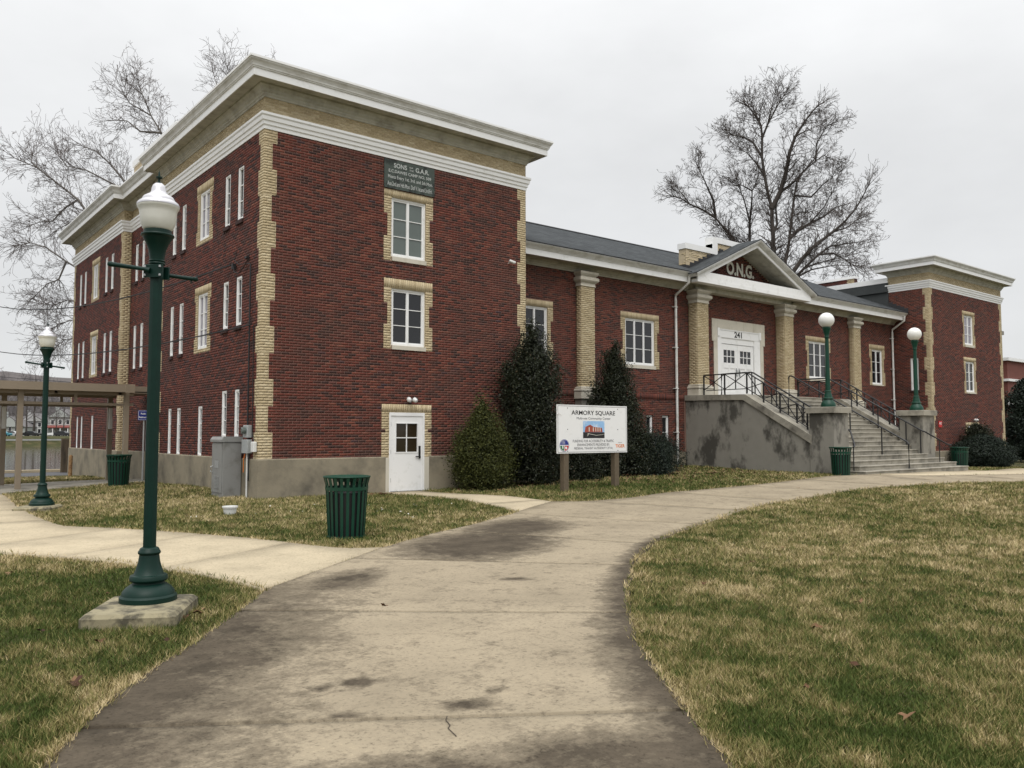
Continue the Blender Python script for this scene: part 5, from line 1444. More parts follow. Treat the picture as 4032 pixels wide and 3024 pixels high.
def shrub(name, label, cat, x, y, prof, nleaf, size, mat, group=None, rough=.22, seed=1, stem=True, inner=.72, spires=0):
    """prof: [(height fraction, radius)] over total height prof_h"""
    H, pr = prof; z0 = gz(x, y)
    t = thing(name, label, cat, (x, y, z0), 0, group)
    r_ = np.random.default_rng(seed)
    hs = np.array([p[0] for p in pr]); rs = np.array([p[1] for p in pr])
    fine = np.linspace(hs[0], hs[-1], 200); w = np.interp(fine, hs, rs)+.03; cdf = np.cumsum(w); cdf /= cdf[-1]
    h = np.interp(r_.random(nleaf), cdf, fine)
    th = r_.random(nleaf)*2*np.pi
    fuzz = 1+np.abs(r_.normal(0, .5*rough, nleaf))*(r_.random(nleaf) < .5)
    lump = 1+rough*(2*fbm(th*2.1+seed*3.3, h*7+seed)-1)*1.4+rough*.7*(2*vnoise(th*6+seed, h*19)-1)
    rr = np.interp(h, hs, rs)*lump*fuzz*np.sqrt(r_.uniform(inner**2, 1.0, nleaf))
    P = np.column_stack([rr*np.cos(th), rr*np.sin(th), h*H])
    if rough > .15:                 # most leaves gather in sprays, so the outline is lumpy
        nc = max(30, nleaf//230); ch = np.interp(r_.random(nc), cdf, fine); ca = r_.random(nc)*6.283; cr = np.interp(ch, hs, rs)*np.sqrt(r_.uniform(.30, 1.28, nc))
        cc = np.column_stack([cr*np.cos(ca), cr*np.sin(ca), ch*H]); pick = r_.integers(0, nc, nleaf); cs = r_.uniform(.07, .15, nc)[pick][:, None]*(.6+rs.max()*.55)
        sel = r_.random(nleaf) < .72
        P[sel] = (cc[pick]+r_.normal(0, 1, (nleaf, 3))*cs*np.array([1, 1, 1.35]))[sel]; P[:, 2] = np.maximum(P[:, 2], .02)
    N = np.column_stack([np.cos(th), np.sin(th), np.full(nleaf, .35)])
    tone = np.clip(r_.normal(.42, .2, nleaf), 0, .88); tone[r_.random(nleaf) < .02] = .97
    if spires:                      # shoots that stick out of the outline
        SP = []
        for _ in range(spires):
            hh = r_.uniform(.35, 1.0); a = r_.random()*6.283; r0 = np.interp(hh, hs, rs)*.85
            p = np.array([r0*np.cos(a), r0*np.sin(a), hh*H]); d = np.array([np.cos(a)*.5, np.sin(a)*.5, 1.0]); L = r_.uniform(.18, .5)
            k = int(L*70)
            tt = r_.random(k)[:, None]*L
            SP.append(p+d/np.linalg.norm(d)*tt+r_.normal(0, .03, (k, 3)))
        SP = np.vstack(SP); P = np.vstack([P, SP]); N = np.vstack([N, np.tile([0, 0, .3], (len(SP), 1))]); tone = np.append(tone, np.clip(r_.normal(.5, .2, len(SP)), 0, .9))
    leaves_mesh('foliage', P, N, size, mat, t, tone)
    q = MB()
    if stem:
        q.tube([(0, 0, -.1), (.02, .01, H*.35), (0, 0, H*.8)], [.06, .04, .015], 6)
        for i in range(14):
            a = i*2.4; hh = H*(.12+.055*i); R1 = np.interp(min(hh/H+.08, hs[-1]), hs, rs)*.85
            q.tube([(0, 0, hh), (R1*.5*math.cos(a), R1*.5*math.sin(a), hh+.12), (R1*math.cos(a), R1*math.sin(a), hh+.25)], [.022, .014, .006], 4)
    # dense heart of leaves, inner shade put into their darker tone
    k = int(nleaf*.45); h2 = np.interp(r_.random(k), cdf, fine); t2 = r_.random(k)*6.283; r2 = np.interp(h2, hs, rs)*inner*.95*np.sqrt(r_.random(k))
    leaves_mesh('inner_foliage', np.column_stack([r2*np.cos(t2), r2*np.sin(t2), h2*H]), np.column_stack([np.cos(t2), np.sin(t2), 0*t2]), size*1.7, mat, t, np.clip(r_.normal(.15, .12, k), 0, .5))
    q.build('stem', MAT['bark'], t)
    return t
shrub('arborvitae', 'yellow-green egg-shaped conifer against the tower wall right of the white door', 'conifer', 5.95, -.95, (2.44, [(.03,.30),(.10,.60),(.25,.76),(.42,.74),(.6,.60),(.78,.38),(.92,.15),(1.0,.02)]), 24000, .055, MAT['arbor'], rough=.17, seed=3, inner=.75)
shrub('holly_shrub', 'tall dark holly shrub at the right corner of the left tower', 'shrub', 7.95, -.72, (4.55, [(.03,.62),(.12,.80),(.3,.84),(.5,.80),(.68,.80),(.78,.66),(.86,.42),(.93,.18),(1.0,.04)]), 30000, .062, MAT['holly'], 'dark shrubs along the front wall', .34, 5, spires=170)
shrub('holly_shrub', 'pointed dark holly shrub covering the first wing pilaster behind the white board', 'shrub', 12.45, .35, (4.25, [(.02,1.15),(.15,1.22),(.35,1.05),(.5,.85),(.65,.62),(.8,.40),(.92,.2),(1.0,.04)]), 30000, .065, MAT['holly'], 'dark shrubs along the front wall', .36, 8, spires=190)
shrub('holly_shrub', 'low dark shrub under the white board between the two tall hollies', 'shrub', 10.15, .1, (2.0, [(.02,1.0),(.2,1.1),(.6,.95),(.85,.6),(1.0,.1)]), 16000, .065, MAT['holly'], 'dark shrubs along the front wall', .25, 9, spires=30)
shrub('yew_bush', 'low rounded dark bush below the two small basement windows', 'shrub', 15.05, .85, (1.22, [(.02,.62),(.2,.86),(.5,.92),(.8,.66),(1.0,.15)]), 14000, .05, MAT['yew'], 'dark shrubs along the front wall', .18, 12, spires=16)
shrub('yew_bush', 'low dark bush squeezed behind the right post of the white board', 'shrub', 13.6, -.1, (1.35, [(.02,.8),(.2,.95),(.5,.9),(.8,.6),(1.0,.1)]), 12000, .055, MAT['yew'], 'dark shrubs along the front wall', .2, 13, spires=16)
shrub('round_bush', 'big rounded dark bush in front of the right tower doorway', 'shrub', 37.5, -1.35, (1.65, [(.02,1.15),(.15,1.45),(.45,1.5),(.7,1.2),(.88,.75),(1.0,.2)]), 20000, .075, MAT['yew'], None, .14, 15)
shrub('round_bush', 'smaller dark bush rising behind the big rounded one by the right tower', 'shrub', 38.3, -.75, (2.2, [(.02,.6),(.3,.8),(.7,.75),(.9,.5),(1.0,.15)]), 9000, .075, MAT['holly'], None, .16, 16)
shrub('evergreen_tree', 'dark bushy evergreen beyond the right tower corner', 'tree', 51.6, 1.6, (5.4, [(.03,.9),(.2,1.55),(.5,1.5),(.75,1.1),(.92,.5),(1.0,.05)]), 14000, .13, MAT['yew'], None, .25, 18, spires=40)

# ================================================================== TREES
def seg_mesh(name, segs, k, mat, parent):
    A = np.array(segs, float)
    p0, p1, r0, r1 = A[:, 0:3], A[:, 3:6], A[:, 6], A[:, 7]
    d = p1-p0; d /= np.linalg.norm(d, axis=1)[:, None]+1e-9
    a = np.cross(d, np.array([.31, .77, .2])); a /= np.linalg.norm(a, axis=1)[:, None]+1e-9
    b = np.cross(d, a); n = len(A)
    V = np.zeros((n, 2*k, 3))
    for j in range(k):
        t = 2*math.pi*j/k; o = a*math.cos(t)+b*math.sin(t)
        V[:, j] = p0+o*r0[:, None]; V[:, k+j] = p1+o*r1[:, None]+d*(r1*.4)[:, None]
    F = []
    for j in range(k):
        j2 = (j+1) % k; F.append(np.array([j, j2, k+j2, k+j]))
    F = (np.arange(n)[:, None, None]*2*k+np.array(F)[None]).reshape(-1, 4)
    return np_mesh(name, V.reshape(-1, 3), F, mat, parent, smooth=True)

def rot_off(d, ang, r_):
    d = d/np.linalg.norm(d); v = r_.normal(0, 1, 3); v -= d*(v@d); v /= np.linalg.norm(v)+1e-9
    return d*math.cos(ang)+v*math.sin(ang)
def grow(out, p, d, L, r, lvl, r_, up, seglen, dens):
    n = max(2, int(L/seglen)); step = L/n
    d = d/np.linalg.norm(d)
    for i in range(n):
        d = d+r_.normal(0, .17, 3)+np.array([0, 0, up]); d /= np.linalg.norm(d)
        q = p+d*step; ra = r*(1-.8*i/n); rb = r*(1-.8*(i+1)/n)
        out.append((*p, *q, max(ra, .004), max(rb, .0035))); p = q
        if lvl > 0:
            k = r_.poisson(dens)
            for _ in range(k):
                cd = rot_off(d, r_.uniform(.5, 1.1), r_); cl = L*r_.uniform(.35, .62)*(1-.45*i/n)
                if cl > .2: grow(out, p, cd, cl, rb*.62, lvl-1, r_, up, max(seglen*.72, .18), dens*.95)

def limb_tree(name, label, base, axR, axF, limbs, scale, mats, seed, lvl, dens, thin, group=None, childL=(1.6, 3.4), up=.05, depth=.35, cat='tree'):
    """limbs: polylines [(right, up)...] in metres about the base with start radius; depth is scattered so the crown is round"""
    t = thing(name, label, cat, base, 0, group)
    r_ = np.random.default_rng(seed); R3 = np.array([*axR, 0.]); F3 = np.array([*axF, 0.]); U3 = np.array([0, 0, 1.])
    big, fine = [], []
    done = []
    for li, (pts, r0, dv) in enumerate(limbs):
        acc = 0.0; P = []
        for i, (a, h) in enumerate(pts):
            if i: acc += math.hypot(a-pts[i-1][0], h-pts[i-1][1])
            P.append(R3*a*scale+U3*h*scale+F3*dv*acc*scale)
        if li:                      # a limb springs from the nearest point of one already grown
            k0 = min(done, key=lambda v: (v@R3-P[0]@R3)**2+(v[2]-P[0][2])**2); off = (k0-P[0])@F3
            P = [k0]+[v+F3*off for v in P[1:]]
        # subdivide and wobble
        Q = [P[0]]
        for a, b in zip(P[:-1], P[1:]):
            L = np.linalg.norm(b-a); k = max(1, int(L/1.1))
            for j in range(1, k+1): Q.append(a+(b-a)*j/k+(r_.normal(0, .05*min(1, L), 3) if j < k else 0))
        n = len(Q)-1; done += Q
        for i in range(n):
            ra = max(r0*(1-.86*i/n), .02); rb = max(r0*(1-.86*(i+1)/n), .018)
            big.append((*Q[i], *Q[i+1], ra, rb))
            d = Q[i+1]-Q[i]; f = i/n
            if f < .12 and r0 > .2: continue
            for _ in range(r_.poisson(dens*(1.0+1.3*f))):
                cd = rot_off(d, r_.uniform(.45, 1.15), r_)
                grow(fine, Q[i]+d*r_.random(), cd, r_.uniform(*childL)*scale*(1.1-.45*f), max(rb*.34, thin*2.2), lvl, r_, up, .5, 1.25)
        d = Q[-1]-Q[-2]
        for _ in range(4): grow(fine, Q[-1], rot_off(d, r_.uniform(0, .5), r_), childL[1]*scale*.7, max(rb, thin*2), lvl, r_, up, .45, .95)
    seg_mesh('trunk', big, 7, mats[0], t)
    F = np.array(fine); F[:, 6:8] = np.maximum(F[:, 6:8], thin)
    seg_mesh('crown', F, 3, mats[1], t)
    return t
axR = (math.sin(YAW), -math.cos(YAW)); axF = (math.cos(YAW), math.sin(YAW))
# tall bare tree group behind the wing, traced limb by limb (units: 1/77 m, origin at trunk foot level)
D = 78.0; mpp = .5426*D/3249.6
def world_at(gx, depth):            # ground point under a picture column, at that depth
    u = (2600+.5426*gx-2016)/3249.6*depth
    return (CX+axF[0]*depth+axR[0]*u, CY+axF[1]*depth+axR[1]*u)
def LB(x0, lst): return [((x-x0)*mpp*.97, (2788-y)*mpp*(.965 if y < 2000 else 1)) for x, y in lst]
H0 = 2788                            # picture row of the horizon level for this crop, so height is measured from eye level
bx, by = world_at(862, D)
limb_tree('cottonwood_tree', 'tall bare tree with a single straight forked trunk behind the pediment', (bx, by, CZ), axR, axF, [
 (LB(862, [(866,2950),(864,2300),(862,1500),(858,1250),(855,1060),(830,950),(805,800),(790,650),(795,500),(790,400),(755,330),(700,250)]), .46, .03),
 (LB(862, [(858,1040),(910,940),(945,800),(965,650),(1000,540),(1060,440),(1110,370),(1150,330)]), .26, -.25),
 (LB(862, [(935,905),(1050,830),(1130,740),(1250,640),(1330,580),(1410,600)]), .15, .4),
 (LB(862, [(870,1250),(905,1170),(918,1050),(935,940),(975,860)]), .15, .5),
 (LB(862, [(790,620),(740,520),(680,460),(600,430),(545,400)]), .13, .45),
 (LB(862, [(795,500),(830,400),(850,300),(870,190)]), .12, -.3),
 (LB(862, [(790,400),(760,290),(730,180)]), .10, .3),
 (LB(862, [(830,350),(900,260),(940,190)]), .09, -.5),
 (LB(862, [(780,760),(720,700),(650,650),(590,630)]), .09, -.5),
 (LB(862, [(990,560),(1090,480),(1200,420)]), .09, .5),
 (LB(862, [(1250,640),(1240,520),(1290,420),(1310,390)]), .09, -.4)], 1.0, (MAT['bark'], MAT['twig']), 21, 3, 4.6, .0125, 'bare trees behind the wing', (1.5, 3.0))
bx, by = world_at(700, D+3)
limb_tree('cottonwood_tree', 'bare tree leaning left over the stepped parapet', (bx, by, CZ), axR, axF, [
 (LB(700, [(715,2950),(712,1900),(700,1400),(620,1280),(540,1150),(450,1030),(350,960),(250,910),(180,860),(115,840)]), .36, .1),
 (LB(700, [(440,1020),(425,900),(370,810),(330,740),(275,660)]), .14, -.4),
 (LB(700, [(715,1500),(695,1250),(690,1100),(700,950),(700,860),(740,770)]), .20, -.2),
 (LB(700, [(640,1290),(570,1120),(490,1010),(480,930)]), .12, .5),
 (LB(700, [(660,1340),(560,1270),(470,1190),(420,1150)]), .10, -.5),
 (LB(700, [(700,900),(640,800),(580,760)]), .09, .5),
 (LB(700, [(690,1080),(640,960),(590,860),(560,800)]), .09, -.4),
 (LB(700, [(250,910),(190,800),(160,740)]), .07, .4)], 1.0, (MAT['bark'], MAT['twig']), 22, 3, 4.8, .0125, 'bare trees behind the wing', (1.4, 2.8))
bx, by = world_at(985, D-2)
limb_tree('cottonwood_tree', 'bare tree with several limbs fanning out toward the right tower', (bx, by, CZ), axR, axF, [
 (LB(985, [(940,2950),(945,2100),(960,1600),(1000,1400),(1020,1300),(1045,1130),(1075,960),(1100,850),(1160,760),(1250,660)]), .40, .1),
 (LB(985, [(1075,1030),(1180,990),(1260,900),(1320,860)]), .11, -.5),
 (LB(985, [(960,1680),(1080,1480),(1150,1400),(1290,1290),(1370,1220),(1450,1120),(1530,960)]), .24, -.2),
 (LB(985, [(1015,1330),(1100,1230),(1200,1170),(1330,1100),(1450,1010),(1560,970)]), .20, .35),
 (LB(985, [(970,1690),(1130,1530),(1250,1420),(1350,1350),(1500,1320),(1630,1300)]), .18, .2),
 (LB(985, [(1250,1420),(1350,1420),(1420,1470),(1470,1520)]), .10, -.4),
 (LB(985, [(1300,1280),(1420,1240),(1560,1130)]), .09, .5),
 (LB(985, [(1030,1600),(1150,1560),(1300,1540),(1420,1560)]), .10, -.5),
 (LB(985, [(1200,1170),(1290,1060),(1350,920)]), .09, -.5),
 (LB(985, [(1050,1120),(1140,1080),(1240,1060)]), .08, .6),
 (LB(985, [(1180,1480),(1330,1460),(1480,1420),(1560,1390)]), .09, .4)], 1.0, (MAT['bark'], MAT['twig']), 23, 3, 4.6, .0125, 'bare trees behind the wing', (1.4, 2.9))

# pale sycamore behind the left tower
D2 = 50.0; m2 = .6631*D2/3249.6
def world_a(ax, depth):
    u = (.6631*ax-2016)/3249.6*depth
    return (CX+axF[0]*depth+axR[0]*u, CY+axF[1]*depth+axR[1]*u)
def LA(x0, lst): return [((x-x0)*m2, (2582-y)*m2) for x, y in lst]
bx, by = world_a(1000, D2)
limb_tree('sycamore_tree', 'wide pale bare sycamore behind the left tower', (bx, by, CZ), axR, axF, [
 (LA(1000, [(1010,2760),(1000,2200),(980,1750)]), 0.425, 0),
 (LA(1000, [(985,1800),(850,1400),(720,1120),(640,1010),(560,920),(470,840),(385,805)]), 0.161, .1),
 (LA(1000, [(980,1850),(700,1480),(510,1220),(400,1130),(300,1050),(180,1000)]), 0.161, -.2),
 (LA(1000, [(980,1900),(640,1560),(430,1330),(330,1220),(220,1230),(110,1270)]), 0.149, .3),
 (LA(1000, [(990,1800),(1000,1300),(960,800),(900,700),(870,620),(830,520)]), 0.136, -.1),
 (LA(1000, [(990,1780),(1120,1200),(1120,760),(1050,640),(980,560)]), 0.112, .4),
 (LA(1000, [(1000,1760),(1220,1000),(1260,560),(1200,430),(1165,320)]), 0.124, .1),
 (LA(1000, [(1230,800),(1330,480),(1320,370)]), 0.074, -.3),
 (LA(1000, [(1250,700),(1400,450),(1440,370)]), 0.062, .3),
 (LA(1000, [(930,780),(820,780),(720,700),(650,690)]), 0.074, .3),
 (LA(1000, [(700,1100),(600,1060),(480,1000),(380,990),(350,920)]), 0.068, -.4),
 (LA(1000, [(500,1210),(420,1260),(330,1330),(230,1330),(160,1350)]), 0.068, .3),
 (LA(1000, [(960,2000),(640,1700),(440,1580),(330,1500),(250,1480),(180,1500)]), 0.112, -.2),
 (LA(1000, [(440,1580),(380,1680),(300,1700),(220,1760)]), 0.062, .3),
 (LA(1000, [(960,2050),(620,1850),(430,1780),(300,1760),(200,1790),(130,1780)]), 0.099, .2),
 (LA(1000, [(430,1780),(380,1890),(300,1920),(240,1990)]), 0.050, -.3),
 (LA(1000, [(900,2150),(560,2050),(420,2000),(330,2020),(280,2060)]), 0.062, .1),
 (LA(1000, [(860,700),(790,640),(760,590)]), 0.050, -.4),
 (LA(1000, [(330,1080),(240,1000),(235,960)]), 0.043, .3)], 1.0, (MAT['bark_pale'], MAT['twig_pale']), 31, 3, 6.0, .0085, None, (1.1, 2.5), .03)

def small_tree(name, label, x, y, H, spread, seed, mats, group=None, thin=.02, lvl=2, z=None):
    t = thing(name, label, 'tree', (x, y, gz(x, y) if z is None else z), 0, group); r_ = np.random.default_rng(seed)
    big, fine = [], []; p = np.array([0., 0, -.2]); n = 8
    for i in range(n):
        q = p+np.array([r_.normal(0, .03)*H/n, r_.normal(0, .03)*H/n, H*.75/n]); r0 = H*.016*(1-.8*i/n); r1 = H*.016*(1-.8*(i+1)/n)
        big.append((*p, *q, r0, r1)); p = q
        if i > 1:
            for _ in range(3):
                cd = rot_off(np.array([0, 0, 1.]), r_.uniform(.4, 1.0), r_); grow(fine, p, cd, spread*r_.uniform(.5, .9)*(1-.4*i/n), r1*.5, lvl, r_, .05, H*.06, .85)
    seg_mesh('trunk', big, 6, mats[0], t); F = np.array(fine); F[:, 6:8] = np.maximum(F[:, 6:8], thin); seg_mesh('crown', F, 3, mats[1], t)
    return t
bx, by = world_at(190, 95); small_tree('bare_tree', 'slender pale bare tree just over the roof ridge left of the stepped parapet', bx, by, 20, 7, 41, (MAT['bark'], MAT['twig_far']), None, .012, z=0)
bx, by = world_at(1690, 100); small_tree('bare_tree', 'slender pale bare tree rising just beside the right tower cornice', bx, by, 19.5, 7, 42, (MAT['bark'], MAT['twig_far']), None, .012, z=0)

# ================================================================== BACKGROUND ACROSS THE RIVER
def at_pix(ax, depth):              # ground point for a column of the left background crop
    u = (.3254*ax-2016)/3249.6*depth
    return (CX+axF[0]*depth+axR[0]*u, CY+axF[1]*depth+axR[1]*u)
hill_m = M('wooded_hillside', (.085,.072,.068), .95, .35, .05, dirt=(.14,.122,.118), dscale=.12, bstr=.8, bscale=.3)
gx = np.linspace(-350, 420, 60); gy = np.linspace(330, 800, 26)
HX, HY = np.meshgrid(gx, gy); T = np.clip((HY-330)/260, 0, 1); HZ = .8+34*T*T*(3-2*T)*(.75+.5*fbm(HX*.008, HY*.008))+2.5*fbm(HX*.06, HY*.06)*T
V = np.column_stack([HX.ravel(), HY.ravel(), HZ.ravel()]); I, Jx = np.meshgrid(np.arange(59), np.arange(25)); bs = (Jx*60+I).ravel()
hl = np_mesh('hill', V, np.column_stack([bs, bs+1, bs+61, bs+60]), hill_m, None, smooth=True); hl['kind'] = 'structure'
# bare woods on the hillside, one grey mass
WD = []
r_ = np.random.default_rng(77)
for i in range(230):
    dd = r_.uniform(300, 420); x, y = at_pix(r_.uniform(-500, 1400), dd); zz = .8 if y < 330 else float(.8+34*np.clip((y-330)/260, 0, 1)**2*2.2)
    h = r_.uniform(9, 16); p = np.array([x, y, zz]); WD.append((x, y, zz, x, y, zz+h*.6, .22, .1))
    for _ in range(9): grow(WD, p+np.array([0, 0, h*r_.uniform(.3, .6)]), rot_off(np.array([0, 0, 1.]), r_.uniform(.2, .8), r_), h*.4, .08, 1, r_, .06, 1.4, .8)
W = np.array(WD); W[:, 6:8] = np.maximum(W[:, 6:8], .055)
wd = seg_mesh('hillside_woods', W, 3, MAT['twig_far'], None); tag(wd, 'grey bare woods on the hillside beyond the river', 'woods', kind='stuff')
far = (MAT['bark'], MAT['twig_far'])
for i, (ax, dd, H, sp, lab) in enumerate(((330, 236, 17, 7, 'dark leaning bare tree on the far river bank beside the green lamp post'), (420, 262, 26, 10, 'tallest bare tree on the far bank showing above the canopy roof'), (60, 240, 15, 6, 'bare tree on the far bank above the parked cars'), (780, 246, 13, 6, 'bare tree in front of the white house'), (560, 250, 14, 6, 'bare tree left of the white house'), (200, 244, 14, 7, 'bare tree between the low house and the grey house'), (690, 240, 11, 6, 'small bare tree before the red porch roof'))):
    x, y = at_pix(ax, dd); small_tree('riverside_tree', lab, x, y, H, sp, 60+i, far, 'bare trees on the far bank', .035, 2, .8)

def house(name, label, ax, dd, w, d, h, wall_m, roof_m, porch=None, face=0.0):
    x, y = at_pix(ax, dd); t = thing(name, label, 'house', (x, y, .85), math.atan2(axF[1], axF[0])-math.pi/2+face)
    def bld(q, nm, mt, par=None): return q.build(nm, mt, par or t)
    q = MB(); q.box(-w/2, w/2, 0, d, -.5, h); bld(q, 'wall', wall_m)
    q = MB(); q.prism([(-w/2-.4, h), (0, h+w*.36), (w/2+.4, h)], 'y', -.5, d+.5); rf = bld(q, 'roof', roof_m)
    q = MB(); q.prism([(-w/2+.3, h+.01), (0, h+w*.32), (w/2-.3, h+.01)], 'y', -.56, -.5); bld(q, 'gable', wall_m)
    q = MB(); q.box(-w*.4, -w*.4+.9, d*.3, d*.3+.9, h, h+w*.5); bld(q, 'chimney', wall_m, rf)
    for zz in (h*.16, h*.60):
        for i in range(3):
            xx = -w*.32+i*w*.32; q = MB(); q.box(xx-.6, xx+.6, -.08, -.01, zz, zz+1.6); wo = bld(q, 'window', MAT['white']); q = MB(); q.box(xx-.45, xx+.45, -.10, -.081, zz+.15, zz+1.45); bld(q, 'pane', MAT['glass'], wo)
    if porch:
        q = MB(); q.prism([(-2.6, h*.42), (-2.6, h*.47), (0, h*.56), (0, h*.42)], 'x', -w/2-.2, w/2+.2); bld(q, 'porch_roof', porch)
        for i in range(4):
            xx = -w/2+.2+i*(w-.4)/3; q = MB(); q.box(xx-.13, xx+.13, -2.45, -2.2, -.4, h*.42); bld(q, 'porch_post', MAT['white'])
        q = MB(); q.box(-w/2, w/2, -2.5, -2.42, .3, .9); bld(q, 'porch_rail', MAT['white'])
    return t
sid = M('white_siding', (.40,.42,.40), .7, .06, .5); sid2 = M('grey_siding', (.42,.42,.41), .7, .06, .5); rf1 = M('grey_roof', (.16,.15,.15), .8, .1, .6); rf2 = M('red_porch_roof', (.22,.06,.05), .8, .1, .6)
house('white_house', 'white two-storey house with red porch roof across the river beside the building corner', 735, 262, 7.4, 9, 5.9, sid, rf1, rf2, .05)
house('grey_house', 'pale grey house among trees across the river behind the canopy posts', 395, 275, 7.5, 9, 4.8, sid2, rf1, None, .1)
house('low_house', 'long low pale house across the river at the left', 130, 270, 10, 8, 2.9, sid, rf1, None, -.08)
def car(label, ax, dd, col, mid):
    x, y = at_pix(ax, dd); t = thing('parked_car', label, 'car', (x, y, gz(x, y)), math.atan2(axR[1], axR[0])+.05, 'cars parked across the river')
    q = MB(); q.prism([(-2.2,.25),(2.2,.25),(2.25,.6),(2.1,.82),(1.15,.92),(.55,1.38),(-.95,1.42),(-1.75,.98),(-2.2,.9)], 'y', -.82, .82); q.build('body', M('car_paint_'+mid, col, .3, .05, 2), t)
    q = MB(); q.prism([(1.02,.95),(.5,1.33),(-.88,1.36),(-1.5,.98)], 'y', -.835, .835); q.build('side_windows', MAT['glass'], t)
    for xx in (-1.35, 1.35):
        for yy in (-.84, .66):
            q = MB(); q.lathe([(.31, 0), (.31, .18)], 16); o = q.build('wheel', MAT['black'], t); o.rotation_euler = (R(-90), 0, 0); o.location = (xx, yy, .31)
    return t
car('teal car parked across the river', 40, 226, (.05,.22,.28), 'teal'); car('silver car parked across the river beside the teal one', 165, 229, (.5,.5,.5), 'silver'); car('dark car parked before the white house', 770, 232, (.03,.03,.035), 'dark'); car('black car parked behind the green lamp post across the river', 395, 233, (.02,.02,.02), 'black')
gr_, add = placed('guard_rail', 'long low guard rail along the far river bank', 'guard rail', (10, 204, -.4))
for i in range(30):
    x = -110+8*i; q = MB(); q.box(x-.1, x+.1, 205.6, 205.8, -.9, .25); add(q, 'post', MAT['wood'])
q = MB(); q.box(-115, 130, 205.5, 205.6, -.1, .25); add(q, 'rail', MAT['steel'])

# brick block beyond the right tower
rb, add = placed('brick_block', 'low red brick building with white cornice beyond the right tower', 'building', (72, 10, -.5))
q = MB(); q.box(67, 95, 8.2, 24, -1, 7.6); add(q, 'wall', M('distant_brick', (.16,.055,.042), .9, .2, 2))
q = MB(); q.box(66.8, 95.2, 8.0, 24.2, 7.6, 7.85); q.box(66.85, 95.2, 8.05, 24.2, 5.9, 6.1); add(q, 'cornice', MAT['white'])
q = MB(); q.box(66.9, 95, 7.9, 8.2, 3.9, 4.5); add(q, 'fascia', MAT['white'])
for i in range(7):
    x = 69.5+3.4*i; q = MB(); q.box(x-.8, x+.8, 8.1, 8.19, 1.0, 3.6); wo = add(q, 'window', MAT['white']); q = MB(); q.box(x-.68, x+.68, 8.06, 8.099, 1.12, 3.48); q.build('pane', MAT['glass'], wo)
q = MB(); q.box(64.6, 65.5, 8.0, 9.0, -1, 9.6); q.box(64.45, 65.65, 7.85, 9.15, 9.6, 9.9); add(q, 'pier', MAT['stairwall'])
q = MB(); q.box(74.0, 75.0, 12, 13, 7.8, 10.2); add(q, 'chimney', M('dull_red_paint', (.25,.03,.06), .7, .1, 2))
# ================================================================== GRASS, LEAVES
NB = 1000000
r_ = np.random.default_rng(99)
NC = int(NB*1.55); rad = np.exp(r_.uniform(math.log(2.6), math.log(52), NC)); ang = YAW+r_.uniform(-R(46), R(44), NC)
x = CX+rad*np.cos(ang); y = CY+rad*np.sin(ang)
keep = (y < 23.5)
FOOT = [[(-.04,-.04),(8.34,-.04),(8.34,22),(-.04,22)], [(8.3,1.85),(35.1,1.85),(35.1,12),(8.3,12)], [(35.0,-.03),(44.1,-.03),(44.1,9),(35.0,9)], [(17.95,-5.3),(25.4,-5.3),(25.4,2),(17.95,2)], [(18.3,-5.35),(26.15,-5.35),(26.15,-4.5),(18.3,-4.5)], [(-30,19.9),(-.3,20.3),(9,21.9),(9,24.5),(-30,24.3)], [(-.6,.9),(0,.9),(0,1.8),(-.6,1.8)]]
cp_, sp_ = math.cos(R(-30)), math.sin(R(-30))
pad1 = [(-5.664+a*cp_-b*sp_, -11.669+a*sp_+b*cp_) for a, b in ((-.335,-.39),(.335,-.39),(.335,.39),(-.335,.39))]
for poly in FOOT+[pad1]: keep &= ~inside(x, y, poly)
onp = np.zeros(len(x), bool)
for poly in PATHS: onp |= inside(x, y, poly)
fringe = np.zeros(len(x), bool)                       # blades that creep over the slab edges
for ln in (LEFT_EDGE, RIGHT_EDGE, EDGE_B, EDGE_C, SIDE_LOW, SIDE_UP):
    near_ = np.zeros(len(x), bool); near_[onp] = seg_dist(x[onp], y[onp], ln, 2) < np.abs(r_.normal(0, .024, onp.sum())); fringe |= near_
keep &= ~onp | fringe
x, y, rad, onp = x[keep][:NB], y[keep][:NB], rad[keep][:NB], onp[keep][:NB]
n = len(x)
edge = np.full(n, 9.0)
for ln in (LEFT_EDGE, RIGHT_EDGE, EDGE_B, EDGE_C, SIDE_LOW, SIDE_UP): edge = np.minimum(edge, seg_dist(x, y, ln, 4))
dry = .40*fbm(x*.55+3, y*.55+9, 3)+.60*fbm(x*3.1, y*3.1, 4)
dry = (dry-.5)*2.0+.455
dry += .35*np.exp(-edge/.10)+.16*np.exp(-((y-2.0)**2+(x+1.6)**2)/14.0)+.25*np.exp(-((x+2.5)**2+(y-15)**2)/20)
dry += .10*((x > 2) & (y < -8.5))                                        # the wide lawn is paler than the beds
dry -= .30*np.exp(-((x+6.5)**2+(y+12.5)**2)/7.0)+.22*np.exp(-((x-9)**2+(y+3.6)**2)/14.0)
dry += .24*(2*vnoise(x*9, y*9)-1)+.22*(2*vnoise(x*23+5, y*23)-1)
dry = np.clip(dry+r_.normal(0, .22, n), 0, 1)
shade_bed = np.zeros(n, bool)
for sx, sy, sr in ((5.95,-.95,.9), (7.95,-.72,1.0), (10.15,.1,1.2), (12.45,.35,1.3), (15.05,.85,1.0), (13.6,-.1,1.0)): shade_bed |= (np.hypot(x-sx, y-sy) < sr)
k2 = ~(shade_bed & (r_.random(n) < .85)); x, y, rad, dry, edge, onp = x[k2], y[k2], rad[k2], dry[k2], edge[k2], onp[k2]; n = len(x)
z = ground_z(x, y)+.036*onp
